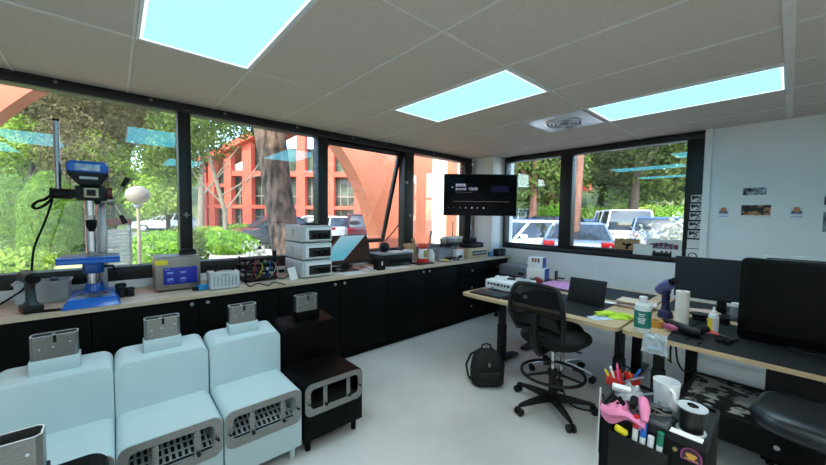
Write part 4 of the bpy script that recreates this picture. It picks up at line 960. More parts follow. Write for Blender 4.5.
# --- low cabinet by the short wall with a grey printer
t = thing('side_table', 'low dark table in the corner between the counter end and the window wall', 'table', (-2.64, 4.50, 0))
g = MB(); g.box(-.30, .28, -.22, .22, .60, .63, .003); g.build('top', BLACKM, t)
for sx in (-.27, .25):
    for sy in (-.19, .19): g = MB(); g.box(sx-.02, sx+.02, sy-.02, sy+.02, 0, .60); g.build('leg', BLACKM, t)
t = thing('laser_printer', 'long grey printer on the low corner table behind the projector', 'printer', (-2.66, 4.47, .6305))
g = MB(); g.box(-.24, .22, -.16, .16, 0, .185, .045, seg=4); g.build('body', mat('blue grey plastic', (112, 120, 128), .45), t)
g = MB(); g.box(.10, .19, -.1625, -.15, .06, .10, .004); g.build('control_panel', BLACKP, t)
g = MB(); g.box(-.22, .2, -.165, -.155, .012, .03, .003); g.build('paper_slot', BLACKM, t)
# --- cables below the desks
for lb, pts in (('black cable loop hanging below the right desk edge beside its leg', [(-.46,2.72,.72),(-.44,2.70,.60),(-.40,2.70,.545),(-.36,2.71,.58),(-.38,2.73,.66),(-.33,2.75,.70),(-.2,2.8,.715)]),
                ('black cable hanging between the two front desks', [(-.83,2.80,.71),(-.80,2.76,.58),(-.77,2.78,.45),(-.74,2.85,.40)]),
                ('black cable lying on the floor from the drafting chair towards the tool cart', [(-1.35,3.05,.007),(-1.1,2.72,.007),(-.86,2.80,.007),(-.74,2.60,.007),(-.62,2.62,.007)]),
                ('black cable curling on the floor under the rolling tray cart', [(-.45,2.55,.007),(-.28,2.62,.007),(-.16,2.50,.007),(-.08,2.62,.007),(-.2,2.72,.007),(.1,2.66,.007)]),
                ('thin black cable on the floor behind the drafting chair base', [(-1.0,3.1,.007),(-.9,2.95,.007),(-.72,3.0,.007),(-.6,2.9,.007)])):
    g = cable(pts, .006); one(g, 'cable', BLACKM, lb, 'cable')
t = thing('cable_hook', 'black hook hanging under the right front desk beside the leg', 'hook', (-.48, 2.70, DT-.029))
g = MB(); g.tube([(0,0,0),(0,0,-.10),(.01,-.03,-.13),(.0,-.05,-.11)], .006, 8); g.build('hook', BLACKM, t)

xp = ony(766, 372, 2.98).x
t = thing('drawer_pedestal', 'black drawer pedestal under the right desk below the big black screen', 'cabinet', (xp+.28, 3.22, 0))
g = MB(); g.box(-.28, .28, -.24, .26, .03, .66, .004); g.build('carcass', BLACKM, t)
for k in range(3):
    g = MB(); g.box(-.275, .275, -.256, -.241, .05+.2*k, .245+.2*k, .003); d_ = g.build('drawer', BLACKP, t)
    g = MB(); g.box(-.06, .06, -.266, -.257, .20+.2*k, .212+.2*k, .002); g.build('handle', DKGREY, d_)
for sx in (-.24, .24):
    for sy in (-.2, .22): g = MB(); g.cyl((sx, sy, 0), (sx, sy, .031), .02, n=12); g.build('caster', RUBBER, t)
# ============================================================ CHAIRS, BAG, CART
def mesh_cloth():
    mt, nt, out = node_mat('black mesh cloth')
    d = nt.nodes.new('ShaderNodeBsdfDiffuse'); d.inputs['Color'].default_value = (.012, .012, .013, 1)
    tr = nt.nodes.new('ShaderNodeBsdfTransparent'); mx = nt.nodes.new('ShaderNodeMixShader')
    tc = nt.nodes.new('ShaderNodeTexCoord'); w1 = nt.nodes.new('ShaderNodeTexNoise'); w1.inputs['Scale'].default_value = 300
    rp = nt.nodes.new('ShaderNodeMapRange'); rp.inputs['To Min'].default_value = .66; rp.inputs['To Max'].default_value = .86
    L = nt.links.new
    L(tc.outputs['Object'], w1.inputs['Vector']); L(w1.outputs['Fac'], rp.inputs['Value']); L(rp.outputs[0], mx.inputs[0]); L(tr.outputs[0], mx.inputs[1]); L(d.outputs[0], mx.inputs[2]); L(mx.outputs[0], out.inputs['Surface'])
    return mt
M_MESH = mesh_cloth(); M_CLOTH = mat('black seat fabric', (9, 9, 10), .95, var=.2, scale=60, bump=.2, bscale=200)
def star_base(t, c_, R=.31, hub=.10, rot=.3, legname='base_leg'):
    g = MB(); g.cyl((0,0,.055), (0,0,hub+.02), .04, .032, 20); g.build('hub', c_, t)
    for k in range(5):
        a = rot+2*PI*k/5; d = Vector((math.cos(a), math.sin(a), 0)); s = Vector((-d.y, d.x, 0))
        g = MB(); R_ = []
        for q, w_, z0, z1 in ((.025, .026, .062, .115), (R*.5, .022, .068, .105), (R*.9, .016, .066, .088), (R, .012, .066, .082)):
            p = d*q; R_.append(g.ring([p-s*w_+Vector((0,0,z0)), p+s*w_+Vector((0,0,z0)), p+s*w_*.8+Vector((0,0,z1)), p-s*w_*.8+Vector((0,0,z1))]))
        g.skin(R_); lg = g.build(legname, c_, t)
        k_ = MB(); p = d*R; k_.cyl(p+s*.008+Vector((0,0,.028)), p+s*.028+Vector((0,0,.028)), .028, n=18); k_.cyl(p-s*.028+Vector((0,0,.028)), p-s*.008+Vector((0,0,.028)), .028, n=18); k_.cyl(p+Vector((0,0,.03)), p+Vector((0,0,.07)), .009, n=10); k_.box(-.012, .012, -.012, .012, .028, .055, .004, M=Matrix.Translation(p)); k_.build('caster', BLACKP, lg)
def drafting_chair(loc, rz, label, ring=True, cushion=None, rot=.32):
    t = thing('drafting_chair', label, 'chair', loc, rz, 'black mesh-back drafting chairs')
    star_base(t, BLACKP, rot=rot)
    g = MB(); g.cyl((0,0,.11), (0,0,.30), .026, n=18); g.cyl((0,0,.30), (0,0,.50), .016, n=16, mi=1); g.build('gas_lift', [BLACKP, CHROME], t)
    if ring:
        g = MB(); g.torus((0,0,.285), .235, .012, 40, 8); fr = g.build('foot_ring', BLACKP, t)
        g = MB(); g.cyl((0,0,.265), (0,0,.315), .036, n=18)
        for k in range(3):
            a = .6+2*PI*k/3; g.cyl((.03*math.cos(a), .03*math.sin(a), .29), (.23*math.cos(a), .23*math.sin(a), .285), .012, .009, 8)
        g.build('ring_spokes', BLACKP, fr)
    g = MB(); g.box(-.10, .10, -.08, .08, .49, .535, .01); g.cyl((.0, -.08, .51), (.03, -.21, .505), .006, n=8); g.build('mechanism', BLACKM, t)
    g = MB(); g.skin([g.ring([(x, y, z) for x, y in rrect(.46*q, .47*q, .15*q, 8, .025, 0)]) for z, q in ((.535, .86), (.545, .95), (.565, 1.0), (.585, 1.0), (.603, .965), (.617, .87), (.625, .68), (.629, .4))]); g.build('seat', cushion or M_CLOTH, t, sharp=1.3)
    # backrest: frame curve and mesh
    def back(u, v):
        y = (u-.5)*2; z = v
        hw = .165+.055*math.sin(PI*min(1, v*.85+.12))
        return Vector((-.235-.05*v+.055*(y*y)*-1+.03*math.sin(PI*v)*-1+.07, y*hw, .655+.355*v))
    g = MB(); g.grid(lambda u, v: back(u, v), 12, 12, .002); g.build('back_mesh', M_MESH, t)
    pts = [back(u, 0) for u in np.linspace(0, 1, 9)] + [back(1, v) for v in np.linspace(.1, .95, 9)] + [back(u, 1) for u in np.linspace(.95, .05, 11)] + [back(0, v) for v in np.linspace(.95, .1, 9)]
    pts.append(pts[0]); g = MB(); g.tube(pts, .017, 10); g.build('back_frame', BLACKP, t)
    g = MB(); g.tube([(-.05, 0, .51), (-.20, 0, .50), (-.265, 0, .56), (-.285, 0, .68), (-.27, 0, .80)], [.03, .034, .034, .03, .02], 10); g.build('back_bar', BLACKP, t)
    g = MB(); g.grid(lambda u, v: (-.222-.03*((u-.5)*2)**2*-1-.02, (u-.5)*.34, .72+.075*v-.03*((u-.5)*2)**2), 10, 3, .014); g.build('lumbar_pad', BLACKP, t)
    return t
drafting_chair((-1.20, 2.575, 0), math.atan2(.97, .07), 'black mesh-back drafting chair with a foot ring in the middle of the floor')
drafting_chair((.175, 2.42, .0), math.radians(172), 'black chair at the right edge of the picture, its seat under the big screen', False, mat('black leatherette', (20, 25, 30), .35))
t = thing('stool', 'low stool with a shiny chrome star base under the desks behind the drafting chair', 'stool', (-1.42, 3.24, 0), .4)
star_base(t, CHROME, .28, rot=.9)
g = MB(); g.cyl((0,0,.11), (0,0,.40), .02, n=16); g.build('gas_lift', CHROME, t)
g = MB(); g.lathe([(.001, .40), (.15, .40), (.18, .42), (.18, .45), (.16, .475), (.001, .48)], n=28); g.build('seat', M_CLOTH, t)
g = MB(); g.tube([(.05, 0, .39), (.15, .05, .385), (.19, .06, .38)], .006, 8); g.build('lever', CHROME, t)
# --- bag on the floor
M_BAG = mat('black nylon', (8, 8, 9), .8, var=.25, scale=30, bump=.3, bscale=60)
t = thing('shoulder_bag', 'black bag slumped on the floor against the front desk leg', 'bag', (-1.77, 2.50, 0), math.radians(-40)); t.scale = (.88, .88, .88)
def shell(sc, zs, k=0):
    R = []
    for z, a, b, dx in zs: R.append([(x+dx, y, z) for x, y in rrect(a*sc, b*sc, min(a, b)*sc*.35, 6)])
    return R
g = MB(); g.skin([g.ring(r) for r in shell(1, ((0,.15,.29,0),(.03,.19,.33,0),(.15,.19,.335,-.005),(.25,.16,.30,-.015),(.32,.12,.23,-.03),(.345,.07,.15,-.04)))]); g.build('body', M_BAG, t, sharp=1.2)
g = MB(); g.skin([g.ring([(x+.105, y, z) for x, y in rrect(a, b, .02, 5)]) for z, a, b in ((.03,.03,.2),(.05,.055,.24),(.14,.055,.24),(.17,.03,.2))]); g.build('front_pocket', M_BAG, t, sharp=1.2)
g = MB(); g.tube([(-.05,-.05,.34),(-.05,-.045,.385),(-.05,0,.40),(-.05,.045,.385),(-.05,.05,.34)], .009, 8); g.build('handle', M_BAG, t)
for s in (-1, 1):
    g = MB(); g.tube([(-.06, s*.07, .33), (-.10, s*.15, .27), (-.09, s*.20, .16), (-.05, s*.185, .06), (-.02, s*.16, .03)], .012, 8); g.build('strap', M_BAG, t)
g = MB(); g.box(.085, .092, -.012, .012, .21, .25, .003); g.build('buckle', STEEL, t)
# --- tool cart in the right foreground
KT = .862; K = lambda px, py: onz(px, py, KT)
KX0, KX1, KY0, KY1 = -.412, -.128, 1.247, 1.515
cx, cy = (KX0+KX1)/2, (KY0+KY1)/2
t = thing('tool_cart', 'tall black tool cart piled with tools in the right foreground', 'cart', (cx, cy, 0))
a, b = (KX1-KX0)/2, (KY1-KY0)/2
g = MB(); g.box(-a, a, -b, b, .06, KT-.004, .004); bd = g.build('body', BLACKM, t)
g = MB(); g.ringplate(rrect(2*a+.004, 2*b+.004, .006, 2), rrect(2*a-.012, 2*b-.012, .004, 2), KT-.012, KT+.012, 'z'); g.build('top_rim', BLACKP, t)
g = MB(); g.box(-a+.006, a-.006, -b+.006, b-.006, KT-.0042, KT-.0005); g.build('rubber_mat', mat('dark rubber mat', (26, 27, 29), .7), t)
g = MB(); g.box(-.10, .06, -b-.028, -b-.024, .68, .811, .001); g.box(-.10, -.096, -b-.024, -b, .68, .811); g.box(.056, .06, -b-.024, -b, .68, .811); g.box(-.10, .06, -b-.024, -b, .68, .684); g.build('pen_pocket', BLACKP, t)
g = MB(); g.cyl((-a+.004, -b-.006, .30), (-a+.004, -b-.006, KT+.075), .0045, n=10); g.build('corner_rod', CHROME, t)
g = MB(); g.cyl((.072, -b-.001, .828), (.072, -b-.006, .828), .006, n=14); g.build('lock', mat('brass lock', (170, 150, 90), .35, .8), t)
for sx in (-1, 1):
    for sy in (-1, 1):
        g = MB(); g.cyl((sx*(a-.04), sy*(b-.04)-.012, .028), (sx*(a-.04), sy*(b-.04)+.012, .028), .028, n=16); g.box(sx*(a-.04)-.016, sx*(a-.04)+.016, sy*(b-.04)-.016, sy*(b-.04)+.016, .04, .061); g.build('caster', BLACKP, t)
# arch-shaped badge
def arch(w_, h_): return [(-w_, 0), (w_, 0)] + [(w_*math.cos(q), h_+w_*math.sin(q)*.95) for q in np.linspace(0, PI, 14)]
bz = .808
g = MB(); g.prism([(x+.110, z+bz) for x, z in arch(.025, .016)], -b-.0012, -b-.0001, 'y'); bg_ = g.build('badge', mat('badge pink', (150, 70, 120), .5), t)
g = MB(); g.prism([(x+.110, z+bz+.003) for x, z in arch(.021, .014)], -b-.0016, -b-.0013, 'y'); g.build('badge_field', mat('badge plum', (60, 24, 44), .5), bg_)
g = MB(); g.prism([(  .110+.012*math.cos(q)*(1+.25*math.sin(3*q)), bz+.016+.010*math.sin(q)*(1+.2*math.cos(2*q))) for q in np.linspace(0, 2*PI, 18, endpoint=False)], -b-.0022, -b-.0017, 'y'); g.box(.094, .126, -b-.0022, -b-.0017, bz+.005, bz+.0075); g.build('badge_motif', mat('badge gold', (214, 160, 70), .5), bg_)
KZ = KT
def kloc(px, py, dz=0): p = K(px, py); return Vector((min(max(p.x, KX0+.03), KX1-.03), min(max(p.y, KY0+.02), KY1-.02), KZ+dz))
# red tray with pens
p = K(618, 382); p.x += .02; p.y -= .01; t = thing('parts_tray', 'red plastic tray of pens and tools at the back of the cart', 'tray', p, -.25)
g = MB(); O = rrect(.085, .10, .012, 3); g.ringplate(O, rrect(.079, .094, .009, 3), 0, .035, 'z'); g.prism(O, 0, .004, 'z'); g.build('tray', REDP, t)
PENC = [('yellow', YELLOWP), ('white', WHITEP), ('pink', mat('pink pen', (214, 90, 140), .4)), ('silver', ALU), ('black', BLACKP), ('blue', BLUEP), ('orange', mat('orange pen', (224, 120, 40), .4))]
for k, (nm, c_) in enumerate(PENC):
    x, y = -.024+.008*k, -.032+.010*k
    tp = Vector((x*1.5+random.uniform(-.03, .03), y-.03+.02*(k % 3), .062+.008*(k % 3)))
    g = MB(); g.cyl((x, y, .005), tp*.88+Vector((x, y, .005))*.12, .0045, n=10); g.cyl(tp*.88+Vector((x, y, .005))*.12, tp, .0045, .001, 10)
    one(g, 'pen', c_, nm+' pen standing askew in the red tray on the cart', 'pen', p, -.25, 'pens in the red tray')
# grey bag, metal sheet with rods
t = thing('tool_pouch', 'crumpled grey plastic pouch on the cart in front of the red tray', 'pouch', tuple(K(630, 396))); g = MB(); g.grid(blob(0, 0, .05, .055, .05, 11, .7), 8, 26, .0015); g.build('film', mat('grey crumpled film', (120, 126, 130), .25, rgb2=(168, 174, 178), scale=30), t)
g = MB(); g.boxc((-.02, -.03, .03), (.06, .025, .02), (.2, .1, .4), .004); g.build('white_tag', PAPER, t)
for k, (lb, a0, b0) in enumerate((('long silver rod sticking up from the grey pouch', tuple(K(625, 393)+Vector((0,0,.045))), tuple(K(642, 390)+Vector((0,0,.05)))), ('short silver rod lying behind the white mug', tuple(K(642, 403)+Vector((0,0,.03))), tuple(K(652, 402)+Vector((0,0,.03)))))):
    g = MB(); g.cyl(a0, b0, .004, .0055, 10); one(g, 'metal_rod', CHROME, lb, 'rod')
g = MB(); g.cyl((0, -.02, 0), (0, .02, 0), .009, n=14); g.cyl((0, .02, 0), (0, .05, 0), .004, n=10); one(g, 'bolt', CHROME, 'silver bolt lying between the grey pouch and the white mug', 'bolt', tuple(K(640, 402)+Vector((0,0,.0092))), .5)
# pink gloves
M_PINK = mat('pink glove fabric', (222, 128, 168), .7, var=.1, scale=30, bump=.2)
t = thing('work_glove', 'pink work gloves with black palms draped over the front corner of the cart', 'gloves', (-.352, KY0+.030, KZ+.001)); g = MB(); g.grid(blob(0, 0, .038, .05, .03, 5, .8), 8, 26, .002); g.build('glove', M_PINK, t)
g = MB(); g.grid(blob(-.012, .010, .030, .026, .042, 9, .8), 6, 24, .002); g.build('black_palm', BLACKM, t)
g = MB(); g.tube([(.035, .045, .03), (.055, .02, .05), (.07, -.02, .045), (.078, -.05, .02)], [.011, .016, .016, .009], 12); g.build('rolled_cuff', M_PINK, t)
g = MB(); g.tube([(.022, .045, .034), (.034, .01, .052), (.04, -.03, .045)], [.008, .012, .01], 10); g.build('black_finger', BLACKM, t)
g = MB(); g.grid(lambda u, v: (-.05+.13*u, -.038-.012*math.sin(PI*min(1, v*1.5))-.006*math.sin(9*u), .02-.055*v*(.7+.3*math.sin(7*u))), 14, 6, .002); g.build('hanging_fingers', M_PINK, t)
# wire tray of small tools
t = thing('tool_basket', 'clear tray of small steel tools in the middle of the cart', 'tray', (-.272, 1.322, KZ), -.1)
g = MB(); O = rrect(.105, .115, .01, 3); g.ringplate(O, rrect(.101, .111, .008, 3), 0, .020, 'z'); g.prism(O, 0, .003, 'z'); g.build('tray', mat('clear tray', (130, 136, 140), .15, alpha=.35), t)
for k in range(10):
    x, y, a = random.uniform(-.035, .035), random.uniform(-.04, .04), random.uniform(0, PI); d = Vector((math.cos(a), math.sin(a), random.uniform(-.1, .1)))*random.uniform(.02, .04); c = Vector((x*.6, y*.6, .013+.0025*k))
    g = MB(); g.cyl(c-d, c+d, .0025, .0035, 8); q = one(g, 'small_tool', STEEL if k % 2 else BLACKM, 'small '+('steel' if k % 2 else 'black')+' tool lying in the clear tray on the cart', 'tool', (-.272, 1.322, KZ), -.1, 'small '+('steel' if k % 2 else 'black')+' tools in the clear tray')
# mug
t = thing('mug', 'white mug with a blue inside handle stain standing on the cart', 'mug', (-.258, 1.418, KZ), -1.0)
g = MB(); g.lathe([(.031, 0), (.034, .004), (.039, .094), (.039, .097), (.0365, .097), (.032, .01), (.001, .008)], n=30); g.build('cup', mat('white ceramic', (222, 226, 228), .2, var=.02), t)
g = MB(); g.tube([(.036, 0, .080), (.055, 0, .078), (.063, 0, .057), (.056, 0, .031), (.033, 0, .023)], .0058, 10); g.build('handle', WHITEP, t)
g = MB(); g.tube([(-.038, .0, .075), (-.049, .0, .07), (-.047, 0, .048), (-.036, 0, .044)], .0045, 8); g.build('blue_clip', BLUEP, t)
t['label'] = 'white mug with a blue clip on its rim standing on the cart'
# spool
t = thing('spool', 'black spool of filament with a grey flange on the front right of the cart', 'spool', tuple(K(691, 431)))
def circ(r, n=28): return [(r*math.cos(q), r*math.sin(q)) for q in np.linspace(0, 2*PI, n, endpoint=False)]
M_FL = mat('grey flange', (176, 184, 188), .45)
for z_ in (0, .075): g = MB(); g.ringplate(circ(.038), circ(.010), z_, z_+.004, 'z'); g.build('flange', M_FL, t)
g = MB(); g.ringplate(circ(.030), circ(.012), .0042, .0748, 'z'); g.build('filament', mat('black filament', (14, 14, 18), .35, bump=.0), t)
g = MB(); g.tube([(-.012, .0, .083), (.0, .004, .084), (.014, -.004, .083)], .004, 8); g.build('loose_end', BLACKM, t)
g = MB(); g.box(-.042, .035, -.016, .012, 0, .0015); one(g, 'white_card', PAPER, 'white card edge below the spool on the cart front', 'card', (-.172, 1.262, KZ+.0125), .0)
# markers
for k, (nm, c_, x, tall) in enumerate((('red', REDP, -.302, .018), ('blue', BLUEP, -.282, .0), ('white', WHITEP, -.262, -.03), ('green', mat('green cap', (20, 120, 90), .4), -.238, -.005))):
    t = thing('marker_pen', nm+'-capped marker standing in the black pocket on the cart front', 'marker', (x, KY0-.012, .740), .0, 'markers in the cart pocket')
    g = MB(); g.cyl((0, 0, 0), (.004, 0, .09+tall), .0082, n=14); g.build('barrel', WHITEP, t)
    g = MB(); g.cyl((.004, 0, .09+tall), (.006, 0, .13+tall), .0088, n=14); g.build('cap', c_, t)
g = MB(); g.boxc((0, 0, 0), (.040, .016, .024), (0, .2, 0), .008); one(g, 'yellow_eraser', YELLOWP, 'yellow eraser at the left end of the pocket on the cart front', 'eraser', (-.338, KY0-.014, .820))
g = MB(); g.cyl((0, 0, 0), (.003, 0, .105), .0035, n=10); one(g, 'pencil', BLACKM, 'black pencil under the yellow eraser in the cart pocket', 'pencil', (-.352, KY0-.012, .6845))
# --- rolling tray cart under the right desk
xr = ony(800, 440, 2.70).x
t = thing('tray_trolley', 'low black trolley with a marbled grey top under the right desk', 'trolley', (0, 0, 0))
x0, x1, y0, y1 = -.43, xr, 2.70, 3.28
g = MB(); g.box(x0, x1, y0, y1, .19, .35, .006); g.build('body', BLACKM, t)
g = MB(); g.ringplate([(x+(x0+x1)/2, y+(y0+y1)/2) for x, y in rrect(x1-x0, y1-y0, .01, 2)], [(x+(x0+x1)/2, y+(y0+y1)/2) for x, y in rrect(x1-x0-.05, y1-y0-.05, .01, 2)], .345, .365, 'z'); g.build('rim', BLACKP, t)
g = MB(); g.box(x0+.02, x1-.02, y0+.02, y1-.02, .3502, .354); g.build('marbled_top', mat('marbled grey sheet', (214, 218, 214), .5, rgb2=(20, 20, 20), scale=13, lo=.46, hi=.52, detail=8), t)
for x in (x0+.03, x1-.012):
    for y in (y0+.012, y1-.03):
        g = MB(); g.box(x-.012, x+.012, y-.012, y+.012, .0, .19); g.build('leg', ALU if x > 0 else BLACKM, t)
g = MB(); g.cyl((x1-.08, y0, .27), (x1-.08, y0-.018, .27), .010, .013, 14); g.build('knob', ALU, t)
# ============================================================ PICTURES ON THE WALL AND THE SILL
def picture(name, lb, cat, x0, x1, z0, z1, m_, border=0, y=WY-.001, group=None, back=PAPER):
    cx, cz = (x0+x1)/2, (z0+z1)/2; t = thing(name, lb, cat, (cx, y, cz), group=group)
    w_, h_ = (x1-x0)/2, (z1-z0)/2
    g = MB(); g.box(-w_, w_, -.0022, -.0004, -h_, h_); g.build('paper', back, t)
    b, bb = (border if isinstance(border, tuple) else (border, border))
    g = MB(); g.box(-w_+b, w_-b, -.0028, -.0023, -h_+bb, h_-b); g.build('print', m_, t)
    return t
BW = mat('black and white print', (18, 20, 24), .5, rgb2=(214, 218, 222), scale=26, lo=.49, hi=.55, detail=4)
picture('photo_print', 'small wide snapshot print on the white wall, above the brown picture', 'photo', -.332, -.165, 1.770, 1.842, mat('snapshot colours', (30, 36, 52), .5, rgb2=(176, 186, 198), scale=24, lo=.42, hi=.6))
picture('photo_print', 'larger print of golden brown shapes on black on the white wall', 'photo', -.340, -.125, 1.545, 1.672, mat('golden print', (22, 24, 24), .5, rgb2=(188, 130, 84), scale=13, lo=.5, hi=.56), (.004, .022))
for lb, x in (('orange and blue sticker on the white wall left of the brown picture', -.470), ('orange and blue sticker on the white wall right of the brown picture', .040)):
    t = thing('wall_sticker', lb, 'sticker', (x, WY-.001, 1.60))
    g = MB(); g.box(-.040, .040, -.0015, -.0004, -.055, .05); g.build('card', mat('faint card', (230, 233, 238), .8), t)
    g = MB(); g.prism([(-.038, -.018), (.038, -.018), (.030, .012), (-.030, .012)], -.0026, -.0016, 'y'); g.build('blue_base', mat('navy print', (44, 54, 96), .6, rgb2=(120, 130, 170), scale=40), t)
    g = MB(); g.prism([(.022*math.cos(q), .022+.026*math.sin(q)) for q in np.linspace(0, 2*PI, 16, endpoint=False)], -.0030, -.0027, 'y'); g.build('orange_top', mat('orange print', (214, 146, 92), .6, rgb2=(180, 100, 60), scale=60), t)
    g = MB(); g.box(-.04, .04, -.0022, -.0016, -.050, -.042); g.build('caption_line', mat('pale blue line', (170, 182, 214), .7), t)
picture('photo_print', 'dark print at the right edge of the picture, upper of two on the white wall', 'photo', .20, .34, 1.66, 1.76, BW)
picture('photo_print', 'dark print at the right edge of the picture, lower of two on the white wall', 'photo', .20, .34, 1.42, 1.60, mat('dim print', (40, 60, 70), .5, rgb2=(150, 170, 180), scale=14))
zs = [(1.735, 1.812), (1.640, 1.715), (1.540, 1.618), (1.440, 1.518), (1.335, 1.418)]
for k, (a, b) in enumerate(zs):
    picture('strip_print', ['topmost', 'second from top', 'third', 'fourth', 'fifth and lowest'][k]+' black-and-white print in the column on the right window frame', 'photo', -.742-.003*k, -.635-.004*k, a-.025, b-.025, BW, .006, y=WY-.0562 if False else WY-.0045, group='black and white prints on the window frame')
picture('strip_print', 'white sheet with a black band at the foot of the column of prints', 'photo', -.758, -.65, 1.195, 1.292, PAPER, 0, y=WY-.0045)
t = thing('round_emblem', 'white sheet with a dark ring emblem at the bottom of the window frame prints', 'sheet', (-.704, WY-.0045, 1.118)); g = MB(); g.box(-.058, .058, -.0016, -.0004, -.075, .07); g.build('sheet', PAPER, t)
g = MB(); g.torus((0, -.0025, -.01), .036, .005, 28, 6, M=Matrix.Rotation(PI/2, 3, 'X')); g.build('ring', mat('navy ring', (50, 60, 100), .6), t)
SZ = 1.0755
t = thing('cardboard_sign', 'brown cardboard sign with a black bird-like letter, leaning in the window', 'sign', (-1.365, WY+.045, SZ), 0)
Rl = Matrix.Rotation(-.12, 4, 'X')
g = MB(); g.box(-.145, .135, -.004, .004, 0, .185, .001, M=Rl); g.build('board', CARD, t)
g = MB(); g.prism([(-.055,.125),(-.035,.135),(-.015,.115),(.04,.13),(.055,.11),(.02,.085),(.015,.055),(-.02,.055),(-.01,.08),(-.005,.095),(-.04,.105)], -.0058, -.0042, 'y', M=Rl); g.build('letter', BLACKM, t)
g = MB(); g.box(-.05, .02, -.0056, -.0042, .022, .028, M=Rl); g.build('thin_line', mat('brown ink', (120, 88, 60), .7), t)
t = thing('poster', 'white poster of red and dark block letters leaning in the window corner', 'poster', (-.985, WY+.04, SZ))
g = MB(); g.box(-.17, .17, -.003, .003, 0, .20, .0, M=Rl); g.build('board', PAPER, t)
g = MB(); rr_ = random.Random(5)
for k in range(17):
    x = -.135+.27*k/16; z = .125+.04*math.sin(PI*(x+.15)/.3)*.8-.02; w_ = rr_.uniform(.006, .012); h_ = rr_.uniform(.018, .03)
    g.box(x-w_, x+w_, -.0045, -.0032, z-h_, z+h_, mi=k % 3, M=Rl)
for k in range(14):
    x = -.14+.02*k*.9; g.box(x-.007, x+.007, -.0045, -.0032, .085, .11, mi=(k+1) % 3, M=Rl)
g.build('block_letters', [mat('poster red', (150, 50, 60), .6), mat('poster dark', (54, 50, 66), .6), mat('poster blue', (90, 110, 150), .6)], t)
g = MB()
for x in (-.12, -.085, -.01, .035, .08): g.prism([(x+.014*math.cos(q), .045+.02*math.sin(q)) for q in np.linspace(0, 2*PI, 14, endpoint=False)], -.0045, -.0032, 'y', M=Rl)
g.build('small_faces', mat('poster face tone', (84, 66, 66), .6), t)
for k, (lb, x, w_, h_) in enumerate((('white sheet leaning in the window between the cardboard sign and the poster', -1.185, .10, .13), ('white sheet leaning in the window corner right of the poster', -.835, .06, .09))):
    g = MB(); g.box(-w_, w_, -.0015, .0015, 0, h_, M=Rl); one(g, 'paper_sheet', PAPER, lb, 'paper', (x, WY+.03-.012, SZ+.0002))
# ============================================================ OUTDOORS
M_ASPH = mat('asphalt', (132, 128, 124), .9, var=.12, scale=3, detail=8)
M_PATH = mat('pale concrete path', (206, 196, 180), .9, var=.08, scale=3, detail=8)
M_GRASS = mat('dry grass', (128, 142, 84), .95, rgb2=(196, 184, 136), scale=1.2, detail=8)
M_HILL = mat('scrub hillside', (62, 84, 40), .95, rgb2=(132, 136, 78), scale=.35, detail=10)
M_CORAL = mat('coral painted concrete', (222, 96, 72), .75, var=.05, scale=2)
M_ARCH = mat('salmon stucco', (204, 122, 90), .85, var=.06, scale=2.5, detail=8)
M_CREAM = mat('cream stucco', (246, 226, 190), .85, var=.03)
M_DGLASS = mat('tinted facade glass', (40, 52, 44), .25, rgb2=(96, 110, 90), scale=.9, detail=8, spec=.3)
BARK = mat('pine bark', (50, 40, 33), .95, rgb2=(126, 104, 88), scale=9, stretch=(1, 1, .3), detail=8, bump=1, bscale=14, lo=.4, hi=.6)
BARKP = mat('reddish bark', (140, 98, 80), .95, rgb2=(92, 66, 54), scale=4, stretch=(1, 1, .4), detail=8, bump=.5, bscale=12)
BARKG = mat('grey twig bark', (128, 116, 98), .95, var=.2, scale=6)
BARKD = mat('dark bark', (62, 52, 42), .95, var=.25, scale=6)
g = MB(); g.box(-110, 70, -70, 120, -.4, -.03)
gr = struct(g, 'ground', M_ASPH)
def patch(name, pts, m_, z=-.012):
    g = MB(); g.prism([(p[0], p[1]) for p in pts], -.03, z, 'z'); return struct(g, name, m_)
def gq(*pd): return [ground_at(a, b) for a, b in pd]
patch('lawn', [(-4.0, -9), (-4.0, 3.4)] + [tuple(p)[:2] for p in gq((300, 8.5), (180, 10.6), (60, 13.5), (-60, 20))], M_GRASS)
patch('path', [tuple(p)[:2] for p in gq((330, 10.5), (180, 11.0), (60, 14.0), (-60, 21), (-60, 26), (60, 18), (180, 14.5), (330, 14.5))], M_PATH)
# hillside ring behind everything
def hill(u, v):
    a = math.radians(-25+205*u); d = 34+60*v
    # bearing measured from +y towards -x
    h_ = 9*min(1, v*1.6)**.8 + 1.2*math.sin(7*a)*v
    return (-d*math.sin(a), d*math.cos(a), h_-.02)
g = MB(); g.grid(hill, 60, 14); struct(g, 'hillside', M_HILL)
